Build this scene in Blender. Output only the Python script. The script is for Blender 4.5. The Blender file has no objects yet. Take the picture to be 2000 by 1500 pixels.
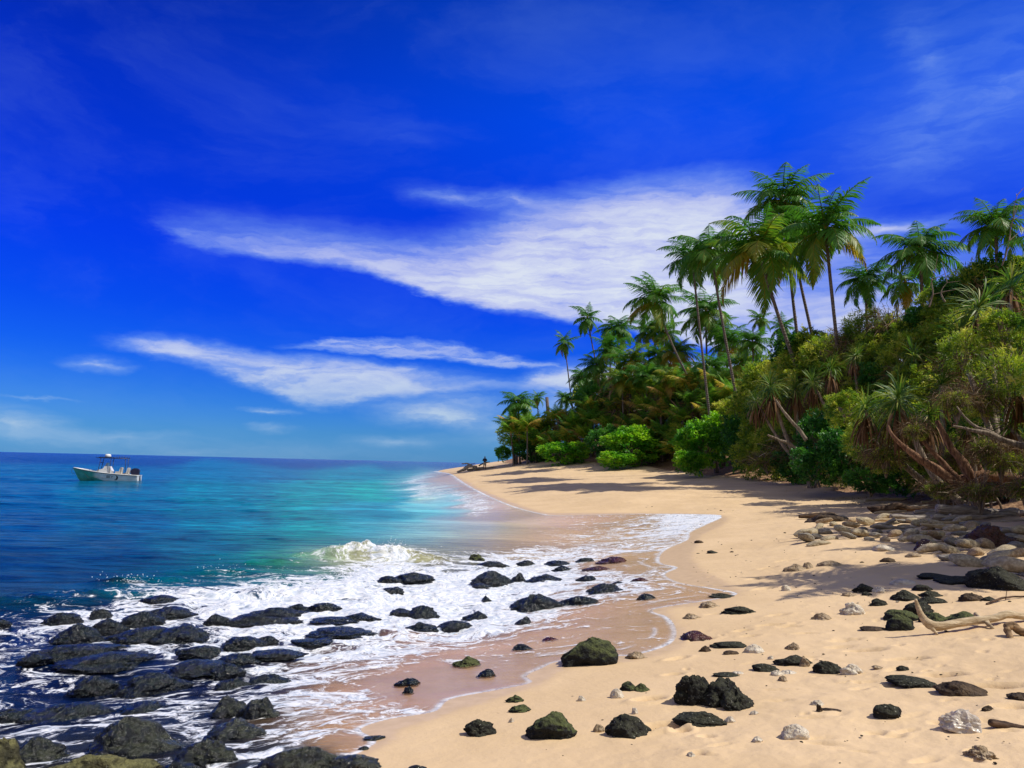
import bpy, bmesh, math, numpy as np
from mathutils import Vector, noise as mn
RAD = math.radians
SC = bpy.context.scene
COL = SC.collection
# ---------------------------------------------------------------- camera, sky, sun, exposure
F = 1550.0                                  # focal length in pixels of the 2000 px wide photograph
CAMZ = 2.6
ROLL = RAD(1.34)
PITCH = math.atan(155.5 / F)
cam_d = bpy.data.cameras.new("camera"); cam = bpy.data.objects.new("camera", cam_d); COL.objects.link(cam)
cam_d.sensor_width = 36.0; cam_d.lens = F / 2000 * 36; cam_d.clip_start = 0.1; cam_d.clip_end = 60000
from mathutils import Matrix
cam.matrix_world = Matrix.Translation((0, 0, CAMZ)) @ Matrix.Rotation(math.pi / 2 + PITCH, 4, 'X') @ Matrix.Rotation(ROLL, 4, 'Z')
SC.camera = cam
SC.view_settings.view_transform = 'Standard'; SC.view_settings.look = 'None'
SC.view_settings.exposure = 0.0; SC.view_settings.gamma = 1.0
SC.render.resolution_x = 1024; SC.render.resolution_y = 768
SC.cycles.max_bounces = 8; SC.cycles.transparent_max_bounces = 12
SC.cycles.caustics_reflective = False; SC.cycles.caustics_refractive = False
SC.cycles.use_denoising = True

SUN_AZ = math.atan2(0.98, -0.14)             # from +Y towards +X
SUN_EL = RAD(53)
sd = bpy.data.lights.new("sun", 'SUN'); sun = bpy.data.objects.new("sun", sd); COL.objects.link(sun)
sd.energy = 4.8; sd.angle = RAD(0.53); sd.color = (1.0, 0.94, 0.84)
sv = Vector((math.sin(SUN_AZ) * math.cos(SUN_EL), math.cos(SUN_AZ) * math.cos(SUN_EL), math.sin(SUN_EL)))
sun.rotation_euler = sv.to_track_quat('Z', 'Y').to_euler()
sun.location = sv * 100

def ray(px, py):
    x = (px - 1000) / F; y = (750 - py) / F
    c, s = math.cos(ROLL), math.sin(ROLL)
    xr = x * c - y * s; yr = x * s + y * c
    cp, sp = math.cos(PITCH), math.sin(PITCH)
    return np.array([xr, cp - yr * sp, sp + yr * cp])
def azel(px, py):
    d = ray(px, py); d = d / np.linalg.norm(d)
    return math.degrees(math.atan2(d[0], d[1])), math.degrees(math.asin(d[2]))

class NT:
    """small helper for node trees"""
    def __init__(s, tree): s.t = tree; s.n = tree.nodes; s.l = tree.links; s.n.clear()
    def new(s, typ, **kw):
        nd = s.n.new(typ)
        for k, v in kw.items(): setattr(nd, k, v)
        return nd
    def put(s, sock, v):
        if isinstance(v, bpy.types.NodeSocket): s.l.new(v, sock)
        elif v is not None: sock.default_value = v
    def math(s, op, a, b=None, c=None, clamp=False):
        nd = s.new('ShaderNodeMath', operation=op, use_clamp=clamp)
        for i, v in enumerate((a, b, c)):
            if v is not None: s.put(nd.inputs[i], v)
        return nd.outputs[0]
    def vec(s, op, a, b=None):
        nd = s.new('ShaderNodeVectorMath', operation=op); s.put(nd.inputs[0], a)
        if b is not None: s.put(nd.inputs[3 if op == 'SCALE' else 1], b)
        return nd.outputs[1 if op in ('LENGTH', 'DOT_PRODUCT') else 0]
    def mr(s, v, a, b, c=0.0, d=1.0, smooth=True):
        nd = s.new('ShaderNodeMapRange'); nd.interpolation_type = 'SMOOTHSTEP' if smooth else 'LINEAR'
        for i, q in enumerate((v, a, b, c, d)): s.put(nd.inputs[i], q)
        return nd.outputs[0]
    def noise(s, vec, scale=5, detail=4, rough=0.5, dist=0.0, out=0, dims='3D'):
        nd = s.new('ShaderNodeTexNoise', noise_dimensions=dims)
        if vec is not None: s.put(nd.inputs['Vector'], vec)
        s.put(nd.inputs['Scale'], scale); nd.inputs['Detail'].default_value = detail
        nd.inputs['Roughness'].default_value = rough; nd.inputs['Distortion'].default_value = dist
        return nd.outputs[out]
    def mapping(s, vec, loc=(0, 0, 0), rot=(0, 0, 0), scale=(1, 1, 1), typ='POINT'):
        nd = s.new('ShaderNodeMapping', vector_type=typ); s.put(nd.inputs[0], vec)
        nd.inputs['Location'].default_value = loc; nd.inputs['Rotation'].default_value = rot; nd.inputs['Scale'].default_value = scale
        return nd.outputs[0]
    def mix(s, f, a, b, blend='MIX'):
        nd = s.new('ShaderNodeMix', data_type='RGBA', blend_type=blend); s.put(nd.inputs[0], f)
        s.put(nd.inputs[6], c4(a)); s.put(nd.inputs[7], c4(b)); return nd.outputs[2]
    def attr(s, name, out=2):
        nd = s.new('ShaderNodeAttribute', attribute_name=name); return nd.outputs[out]
    def ramp(s, f, stops):
        nd = s.new('ShaderNodeValToRGB'); s.put(nd.inputs[0], f); e = nd.color_ramp.elements
        while len(e) < len(stops): e.new(0.5)
        for i, (p, c) in enumerate(stops): e[i].position = p; e[i].color = c4(c)
        return nd.outputs[0]
    def bump(s, h, strength=0.3, dist=0.02, normal=None):
        nd = s.new('ShaderNodeBump'); s.put(nd.inputs['Height'], h); s.put(nd.inputs['Strength'], strength)
        nd.inputs['Distance'].default_value = dist
        if normal is not None: s.put(nd.inputs['Normal'], normal)
        return nd.outputs[0]
def c4(c):
    if isinstance(c, (tuple, list)) and len(c) == 3: return (*c, 1.0)
    return c
def lin(r, g, b):
    f = lambda u: (u / 255 / 12.92) if u / 255 < 0.04045 else ((u / 255 + 0.055) / 1.055) ** 2.4
    return (f(r), f(g), f(b))

# ---- world: Nishita daylight, deepened to the photograph's tropical blue, with cirrus laid on the celestial sphere
W = bpy.data.worlds.new("World"); SC.world = W; W.use_nodes = True
n = NT(W.node_tree)
sky = n.new('ShaderNodeTexSky', sky_type='NISHITA'); sky.sun_disc = False
sky.sun_elevation = SUN_EL; sky.sun_rotation = SUN_AZ; sky.air_density = 1.0; sky.dust_density = 0.3; sky.ozone_density = 3.0
tc = n.new('ShaderNodeTexCoord'); G = tc.outputs['Generated']
sx = n.new('ShaderNodeSeparateXYZ'); n.put(sx.inputs[0], G)
el = n.math('MULTIPLY', n.math('ARCSINE', sx.outputs[2]), 180 / math.pi)
az = n.math('MULTIPLY', n.math('ARCTAN2', sx.outputs[0], sx.outputs[1]), 180 / math.pi)
cb = n.new('ShaderNodeCombineXYZ'); n.put(cb.inputs[0], az); n.put(cb.inputs[1], el); AE = cb.outputs[0]
w1 = n.vec('SUBTRACT', n.noise(n.mapping(AE, scale=(0.10, 0.22, 1)), 1, 4, 0.55, out=1), (0.5, 0.5, 0.5))
w2 = n.vec('SUBTRACT', n.noise(n.mapping(AE, scale=(0.6, 1.5, 1)), 1, 4, 0.6, out=1), (0.5, 0.5, 0.5))
def vadd(*v):
    o = v[0]
    for q in v[1:]: o = n.vec('ADD', o, q)
    return o
WA = vadd(AE, n.vec('MULTIPLY', w1, (4.0, 1.5, 0)), n.vec('MULTIPLY', w2, (2.4, 0.8, 0)))
ws = n.new('ShaderNodeSeparateXYZ'); n.put(ws.inputs[0], WA)
wx, wy = ws.outputs[0], ws.outputs[1]
wn = n.math('MULTIPLY_ADD', wx, 1 / 90.0, 0.5)
def curve(pts):
    nd = n.new('ShaderNodeFloatCurve'); n.put(nd.inputs['Value'], wn); cu = nd.mapping.curves[0]
    ps = []
    for p in pts:
        a, e = azel(*p); ps.append((a / 90 + 0.5, e / 50.0 + 0.1))
    ps = [(ps[0][0] - 0.02, ps[0][1])] + ps
    while len(cu.points) < len(ps): cu.points.new(0.5, 0.5)
    for i, (a, b) in enumerate(ps): cu.points[i].location = (a, b); cu.points[i].handle_type = 'AUTO_CLAMPED'
    nd.mapping.use_clip = False; nd.mapping.update()
    return n.math('MULTIPLY_ADD', nd.outputs[0], 50.0, -5.0)
streak = n.noise(n.mapping(WA, rot=(0, 0, RAD(7)), scale=(0.16, 0.75, 1)), 1, 6, 0.6, 0.4)
fibre = n.noise(n.mapping(WA, rot=(0, 0, RAD(4)), scale=(0.28, 2.6, 1)), 1, 6, 0.6, 0.15)
streak2 = n.noise(n.mapping(WA, rot=(0, 0, RAD(-12)), scale=(0.07, 0.4, 1)), 1, 5, 0.55, 0.6)
def band(up, low, su, sl, dens, a0=None, a1=None, fade=2.0):
    u = n.mr(n.math('SUBTRACT', curve(up), wy), -0.25 * su, su)
    l = n.mr(n.math('SUBTRACT', wy, curve(low)), -0.25 * sl, sl)
    m = n.math('MULTIPLY', n.math('MULTIPLY', u, l), dens)
    if a0 is not None: m = n.math('MULTIPLY', m, n.mr(wx, azel(a0 - 45, 600)[0], azel(a0 - 45, 600)[0] + fade))
    if a1 is not None: m = n.math('MULTIPLY', m, n.mr(wx, azel(a1, 600)[0], azel(a1, 600)[0] - fade))
    return m
clA = band([(235, 408), (450, 415), (600, 428), (740, 444), (850, 446), (940, 425), (1040, 385), (1150, 352), (1300, 328), (1450, 330), (1600, 380), (1800, 420), (2000, 430), (2300, 400)],
           [(235, 416), (335, 470), (380, 482), (500, 502), (700, 532), (800, 562), (860, 588), (950, 612), (1100, 628), (1250, 650), (1400, 690), (1700, 750), (2300, 760)], 4.2, 0.9, 1.0, 290, None, 3.0)
clA = n.math('MULTIPLY', clA, n.mr(n.math('ADD', streak, n.math('MULTIPLY', streak2, 0.6)), 0.42, 0.95, 0.58, 1.0))
clA = n.math('MULTIPLY', clA, n.mr(wx, 14, 21, 1.0, 0.42))
clA = n.math('MULTIPLY', clA, n.mr(fibre, 0.3, 0.65, 0.80, 1.05))
clB = band([(165, 664), (350, 652), (450, 672), (560, 690), (700, 700), (850, 722), (1000, 735), (1100, 700), (1300, 690)],
           [(165, 678), (300, 704), (430, 735), (530, 775), (650, 800), (750, 785), (900, 770), (1000, 765), (1300, 770)], 1.4, 0.9, 0.85, 215, None, 3.0)
clB = n.math('MULTIPLY', clB, n.mr(streak, 0.33, 0.6, 0.5, 1.0))
clC = band([(560, 668), (650, 656), (800, 660), (950, 678), (1050, 702), (1300, 720)], [(560, 684), (700, 697), (850, 707), (1050, 722), (1300, 745)], 0.5, 0.4, 0.5, 560, None, 4.0)
blobs = [(190, 715, 75, 20, .5, 0), (530, 801, 95, 11, .55, 0), (540, 836, 70, 17, .42, 0), (850, 815, 190, 34, .65, 3), (20, 822, 170, 50, .62, 6), (240, 850, 210, 28, .3, 0),
         (780, 860, 150, 22, .35, 0), (70, 772, 130, 7, .28, 0), (660, 745, 300, 50, .25, 4), (1180, 745, 200, 50, .75, 0), (1650, 620, 260, 95, .55, 0), (1120, 790, 200, 60, .45, 0),
         (1800, 110, 60, 150, .12, -12), (1930, 190, 260, 60, .10, -8), (1950, 150, 420, 320, .12, 0), (1800, 300, 330, 130, .12, 0), (1500, 480, 260, 130, .25, 0), (1700, 445, 240, 30, .4, 0), (880, 386, 170, 36, .30, 6), (1000, 395, 160, 40, .30, 0), (780, 270, 160, 30, .06, 0),
         (900, 790, 280, 60, .30, 3), (1010, 850, 230, 50, .38, 0), (620, 770, 200, 26, .35, 8), (760, 722, 260, 22, .3, 2), (400, 890, 900, 60, .22, 0), (1300, 400, 380, 90, .25, -3)]
clC = n.math('MULTIPLY', clC, n.mr(fibre, 0.32, 0.62, 0.55, 1.15))
tot = n.math('MAXIMUM', n.math('MAXIMUM', clA, clB), clC)
bl = None
for (px, py, rx, ry, dn, rt) in blobs:
    a, e = azel(px, py); kx = math.degrees(1 / F)
    mp = n.mapping(WA, (a, e, 0), (0, 0, RAD(-rt)), (rx * kx, ry * kx, 1), 'TEXTURE')
    g = n.new('ShaderNodeTexGradient', gradient_type='QUADRATIC_SPHERE'); n.put(g.inputs[0], mp)
    m = n.math('MULTIPLY', g.outputs['Fac'], dn * 1.7)
    bl = m if bl is None else n.math('ADD', bl, m)
bl = n.math('MULTIPLY', bl, n.mr(streak, 0.3, 0.7, 0.45, 1.15))
tot = n.math('ADD', tot, n.math('MULTIPLY', bl, n.math('SUBTRACT', 1.0, tot)), clamp=True)
tint = n.ramp(n.math('MULTIPLY_ADD', el, 1 / 60.0, 0.0), [(0.0, (0.13, 0.50, 1.35)), (0.03, (0.12, 0.45, 1.18)), (0.075, (0.06, 0.34, 1.25)), (0.12, (0.022, 0.25, 1.38)), (0.17, (0.010, 0.19, 1.5)), (0.24, (0.008, 0.155, 1.68)), (0.40, (0.008, 0.145, 1.55)), (0.53, (0.01, 0.12, 1.15)), (1.0, (0.1, 0.3, 1.2))])
skc = n.mix(1.0, n.mix(1.0, sky.outputs[0], tint, 'MULTIPLY'), n.mix(n.mr(wx, 8, 32), (1, 1, 1), (2.2, 1.05, 0.86)), 'MULTIPLY')
skc = n.mix(1.0, skc, n.mix(n.math('MULTIPLY', n.mr(az, -34, 10), n.mr(el, 13, 27)), (1, 1, 1), (1.0, 2.25, 1.34)), 'MULTIPLY')
veil = n.mr(n.noise(n.mapping(WA, rot=(0, 0, RAD(-20)), scale=(0.05, 0.12, 1)), 1, 6, 0.6, 0.5), 0.42, 0.75, 0.0, 0.075)
cloudc = n.mix(n.mr(el, 0, 9), (3.6, 5.4, 7.6), n.mix(n.mr(tot, 0.15, 0.75), (3.0, 5.6, 9.3), (7.4, 8.0, 8.9)))
fin = n.mix(n.math('MAXIMUM', n.math('MULTIPLY', tot, 0.93), veil), skc, cloudc)
back = n.math('MULTIPLY', n.mr(sx.outputs[1], 0.25, -0.5), n.mr(n.noise(n.vec('MULTIPLY', G, (1, 1, 2.5)), 2.2, 5, 0.55), 0.38, 0.55, 0.35, 1.0))
zen = n.mr(el, 42, 70, 0.0, 0.75)
fin = n.mix(n.math('MAXIMUM', back, zen), fin, (4.2, 4.15, 4.1))  # neutral pale cloud added to the unseen sky behind and overhead, offsetting blue fill
bg = n.new('ShaderNodeBackground'); n.put(bg.inputs[0], fin); bg.inputs[1].default_value = 0.1
out = n.new('ShaderNodeOutputWorld'); n.l.new(bg.outputs[0], out.inputs[0])
W.cycles.sampling_method = 'MANUAL'; W.cycles.sample_map_resolution = 1024

# ---------------------------------------------------------------- numpy helpers
def _hash(ix, iy, iz):
    h = (ix.astype(np.int64) * 374761393 + iy.astype(np.int64) * 668265263 + iz.astype(np.int64) * 2147483647) & 0xFFFFFFFF
    h = ((h ^ (h >> 13)) * 1274126177) & 0xFFFFFFFF
    return ((h ^ (h >> 16)) & 0xFFFF) / 65535.0 * 2 - 1
def vnoise(P):
    """value noise, -1..1, P (n,3)"""
    i = np.floor(P).astype(np.int64); f = P - i; f = f * f * f * (f * (f * 6 - 15) + 10)
    r = 0
    for dx in (0, 1):
        wx_ = f[:, 0] if dx else 1 - f[:, 0]
        for dy in (0, 1):
            wy_ = f[:, 1] if dy else 1 - f[:, 1]
            for dz in (0, 1):
                wz_ = f[:, 2] if dz else 1 - f[:, 2]
                r = r + wx_ * wy_ * wz_ * _hash(i[:, 0] + dx, i[:, 1] + dy, i[:, 2] + dz)
    return r
def fbm(P, oct=4, gain=0.5):
    a = 1.0; r = 0; t = 0; P = np.array(P, float)
    for k in range(oct):
        r = r + a * vnoise(P * (2 ** k) + 17.3 * k); t += a; a *= gain
    return r / t
def fbm2(X, Y, sc, oct=4, seed=0.0, gain=0.5):
    return fbm(np.stack([X * sc, Y * sc, np.full(X.shape, seed)], 1), oct, gain)
def sstep(x, a, b):
    t = np.clip((x - a) / (b - a), 0, 1); return t * t * (3 - 2 * t)

def mesh(name, V, Fc, mats, smooth=True, attrs=None, matidx=None):
    """V (n,3); Fc: (m,3)/(m,4) array or list of such arrays"""
    if not isinstance(Fc, list): Fc = [Fc]
    Fc = [np.asarray(f, np.int32) for f in Fc if len(f)]
    me = bpy.data.meshes.new(name); V = np.asarray(V, np.float32)
    me.vertices.add(len(V)); me.vertices.foreach_set('co', V.ravel())
    nl = sum(f.size for f in Fc); npoly = sum(len(f) for f in Fc)
    me.loops.add(nl); me.loops.foreach_set('vertex_index', np.concatenate([f.ravel() for f in Fc]))
    me.polygons.add(npoly)
    tot_ = np.concatenate([np.full(len(f), f.shape[1], np.int32) for f in Fc])
    me.polygons.foreach_set('loop_start', np.concatenate([[0], np.cumsum(tot_)[:-1]]).astype(np.int32))
    me.polygons.foreach_set('use_smooth', np.full(npoly, smooth, bool))
    for m in (mats if isinstance(mats, (list, tuple)) else [mats]): me.materials.append(m)
    if matidx is not None: me.polygons.foreach_set('material_index', np.asarray(matidx, np.int32))
    me.update(calc_edges=True); me.validate()
    for k, v in (attrs or {}).items():
        v = np.asarray(v, np.float32)
        if v.ndim == 1: me.attributes.new(k, 'FLOAT', 'POINT').data.foreach_set('value', v)
        else: me.attributes.new(k, 'FLOAT_VECTOR', 'POINT').data.foreach_set('vector', v.ravel())
    return me
def link(name, me, parent=None, loc=None, rot=None, scale=None):
    o = bpy.data.objects.new(name, me); COL.objects.link(o)
    if parent is not None: o.parent = parent
    if loc is not None: o.location = loc
    if rot is not None: o.rotation_euler = rot
    if scale is not None: o.scale = scale
    return o
def tag(o, label=None, cat=None, group=None, kind=None):
    if label: o['label'] = label
    if cat: o['category'] = cat
    if group: o['group'] = group
    if kind: o['kind'] = kind
    return o

# ---------------------------------------------------------------- lie of the land
def catmull(P, n_=8):
    P = np.asarray(P, float); o = []
    for i in range(len(P) - 1):
        p0 = P[max(i - 1, 0)]; p1 = P[i]; p2 = P[i + 1]; p3 = P[min(i + 2, len(P) - 1)]
        for k in range(n_):
            t = k / n_
            o.append(0.5 * ((2 * p1) + (-p0 + p2) * t + (2 * p0 - 5 * p1 + 4 * p2 - p3) * t * t + (-p0 + 3 * p1 - 3 * p2 + p3) * t ** 3))
    o.append(P[-1]); return np.array(o)
def sdist(X, Y, P):
    X = np.asarray(X, float); Y = np.asarray(Y, float)
    best = np.full(X.shape, 1e18); sg = np.ones(X.shape)
    for i in range(len(P) - 1):
        a = P[i]; d = P[i + 1] - a; L = d @ d + 1e-12
        t = np.clip(((X - a[0]) * d[0] + (Y - a[1]) * d[1]) / L, 0, 1)
        ex = X - a[0] - t * d[0]; ey = Y - a[1] - t * d[1]; q = ex * ex + ey * ey
        m = q < best - 1e-12
        best = np.where(m, q, best); sg = np.where(m, np.where(d[0] * ey - d[1] * ex < 0, 1., -1.), sg)
    return np.sqrt(best) * sg
def inside(X, Y, P):
    """point in polygon, even-odd"""
    c = np.zeros(X.shape, bool); m = len(P)
    for i in range(m):
        x1, y1 = P[i]; x2, y2 = P[(i + 1) % m]
        if y1 == y2: continue
        k = ((y1 > Y) != (y2 > Y)) & (X < (x2 - x1) * (Y - y1) / (y2 - y1) + x1)
        c ^= k
    return c
SHORE = catmull([(-400, -160), (-60, -14), (-12, 2.2), (-5, 4.6), (-1.5, 6.6), (0.3, 8.3), (2.0, 10.6), (3.0, 14), (3.8, 19), (5.2, 25), (6.3, 30), (5.2, 35), (1.5, 40),
                 (-3, 55), (-9, 85), (-14, 125), (-18, 190), (-10, 300), (40, 430), (300, 700), (3000, 1500)], 5)
VEG = catmull([(300, -60), (60, 0), (30, 12), (19, 20), (16, 25), (16.2, 28), (17, 33), (18.2, 40), (18.3, 50), (18.4, 62), (16.5, 74), (12, 88), (7, 100), (1, 112), (0, 140), (6, 250), (80, 420), (330, 660), (3000, 1400)], 5)
PR = np.array([(-400, -14), (-120, -8), (-50, -4), (-20, -1.6), (-8, -.55), (-4, -.12), (-2, .1), (0, .35), (2, .58), (4, .85), (6, 1.02), (10, 1.3), (18, 1.7), (26, 2.1), (40, 3.0), (80, 4.5), (3000, 8)])
def height(X, Y):
    s = sdist(X, Y, SHORE); z = np.interp(s, PR[:, 0], PR[:, 1])
    z = z + sstep(Y, 62, 112) * np.interp(s, [2, 8, 14, 24], [0, .55, 1.3, 2.2])
    v = sdist(X, Y, VEG)
    z = z + sstep(v, 0.0, 5.0) * 0.9 + sstep(v, 3, 14) * 1.6
    return z
def march(px, py, hf=height):
    d = ray(px, py); d = d / math.hypot(d[0], d[1])
    t = np.concatenate([np.arange(2, 60, .04), np.arange(60, 600, .4)])
    X = t * d[0]; Y = t * d[1]; Z = CAMZ + t * d[2]; hh = hf(X, Y)
    k = int(np.argmax(Z < hh))
    if k == 0: return np.array([X[-1], Y[-1], hh[-1]])
    a = (Z[k - 1] - hh[k - 1]); b = (hh[k] - Z[k]); f = a / (a + b + 1e-9)
    return np.array([X[k - 1] + (X[k] - X[k - 1]) * f, Y[k - 1] + (Y[k] - Y[k - 1]) * f, Z[k - 1] + (Z[k] - Z[k - 1]) * f])
def surf(X, Y): return np.maximum(height(X, Y) + 0.01, 0.03)
def at(px, py, dist):
    """the point seen at (px, py) whose depth along +Y is dist"""
    d = ray(px, py); return np.array([0, 0, CAMZ]) + d / d[1] * dist
def zat(x, y): return float(height(np.array([x]), np.array([y]))[0])

SWPX = [(300, 1530), (600, 1503), (735, 1452), (705, 1425), (760, 1405), (850, 1390), (880, 1366), (960, 1350), (1038, 1334), (1030, 1320), (1060, 1305), (1095, 1292), (1200, 1282), (1240, 1280), (1310, 1258),
        (1322, 1230), (1305, 1205), (1275, 1192), (1330, 1181), (1400, 1171), (1442, 1159), (1390, 1148), (1330, 1138), (1300, 1122), (1325, 1108), (1290, 1098), (1300, 1075), (1345, 1054), (1350, 1040), (1380, 1025),
        (1412, 1009), (1380, 1004), (1250, 1003), (1100, 1006), (1055, 1002), (1003, 988), (955, 968), (920, 950), (898, 936), (885, 927), (860, 921)]
WTPX = [(300, 1560), (600, 1520), (755, 1455), (790, 1425), (880, 1396), (1050, 1340), (1120, 1304), (1250, 1290), (1335, 1262), (1345, 1225), (1310, 1192), (1370, 1184), (1455, 1162), (1430, 1140), (1375, 1110), (1360, 1080), (1380, 1045),
        (1425, 1009), (1300, 1001), (1100, 1001), (1060, 998), (1015, 984), (960, 962), (925, 944), (905, 932), (885, 923)]
def world_line(pxs):
    mid = [march(*p)[:2] for p in pxs]
    return np.vstack([[(-400, -160), (-60, -14), (-12, 2.2), (-5, 4.4)], catmull(mid, 4), [(-18.5, 195), (-10.5, 300), (39, 430), (299, 700), (2999, 1500)]])
SWASH = world_line(SWPX); WETL = world_line(WTPX)

def polar(r0):
    dense = np.linspace(-37, 37, 900)
    side = np.linspace(38, 321, 90)
    A = np.radians(np.concatenate([dense, side]))
    R = np.concatenate([np.array([r0]), np.geomspace(3.2, 60, 640), np.geomspace(61, 500, 150), np.geomspace(530, 40000, 40)])
    if r0 > 0: R = R[R >= r0]
    AA, RR = np.meshgrid(A, R); X = (np.sin(AA) * RR).ravel(); Y = (np.cos(AA) * RR).ravel()
    nr, na = RR.shape
    i = np.arange(nr - 1)[:, None] * na; j = np.arange(na)[None, :]; j2 = (j + 1) % na
    Q = np.stack([(i + j).ravel(), (i + j2).ravel(), (i + na + j2).ravel(), (i + na + j).ravel()], 1)
    return X, Y, Q[:, ::-1]

# ---------------------------------------------------------------- materials of the setting
def material(name):
    m = bpy.data.materials.new(name); m.use_nodes = True; return m, NT(m.node_tree)
def princ(n, base, rough=0.8, normal=None, spec=0.5, **kw):
    p = n.new('ShaderNodeBsdfPrincipled'); n.put(p.inputs['Base Color'], c4(base)); n.put(p.inputs['Roughness'], rough)
    n.put(p.inputs['Specular IOR Level'], spec)
    if normal is not None: n.put(p.inputs['Normal'], normal)
    for k, v in kw.items(): n.put(p.inputs[k], v)
    return p.outputs[0]
def finish(n, sh):
    o = n.new('ShaderNodeOutputMaterial'); n.l.new(sh, o.inputs[0])
def objc(n): return n.new('ShaderNodeTexCoord').outputs['Object']

def mat_sand():
    m, n = material('sand'); P = objc(n)
    wet, veg = n.attr('wet'), n.attr('litter')
    big = n.noise(P, 0.55, 4, 0.55); mid = n.noise(P, 6, 5, 0.6); fine = n.noise(P, 160, 3, 0.7)
    dry = n.mix(n.mr(big, 0.35, 0.68), (0.57, 0.405, 0.225), (0.65, 0.47, 0.27))
    dry = n.mix(n.mr(fine, 0.3, 0.75, 0, 0.35), dry, (0.70, 0.53, 0.33))
    spk = n.mr(n.noise(P, 95, 2, 0.5), 0.68, 0.76)
    dry = n.mix(n.math('MULTIPLY', spk, 0.45), dry, (0.30, 0.20, 0.12))
    wc = n.mix(n.mr(mid, 0.3, 0.7), (0.52, 0.365, 0.205), (0.60, 0.43, 0.255))
    wf = n.mr(n.math('ADD', wet, n.math('ADD', n.math('MULTIPLY', n.math('SUBTRACT', mid, 0.5), 0.5), n.math('MULTIPLY', n.math('SUBTRACT', big, 0.5), 0.9))), 0.12, 0.95)
    c = n.mix(wf, dry, wc)
    lc = n.mix(n.mr(n.noise(P, 9, 4, 0.6), 0.4, 0.62), (0.16, 0.085, 0.045), (0.36, 0.22, 0.12))
    lm = n.mr(n.math('ADD', veg, n.math('MULTIPLY', n.math('SUBTRACT', n.noise(P, 1.6, 6, 0.7), 0.5), 1.5)), 0.35, 0.75)
    c = n.mix(lm, c, lc)
    hgt = n.math('ADD', n.math('MULTIPLY', n.noise(P, 22, 5, 0.65), 0.02), n.math('MULTIPLY', fine, 0.0025))
    hgt = n.math('ADD', hgt, n.math('MULTIPLY', n.noise(n.mapping(P, scale=(1, 1, 1)), 4.5, 3, 0.5), 0.06))
    bst = n.mr(wet, 0.2, 0.8, 0.55, 0.1)
    rough = n.mr(wf, 0, 1, 0.9, 0.42)
    finish(n, princ(n, c, rough, n.bump(hgt, bst, 0.5), n.mr(wf, 0, 1, 0.2, 0.16)))
    return m
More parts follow.
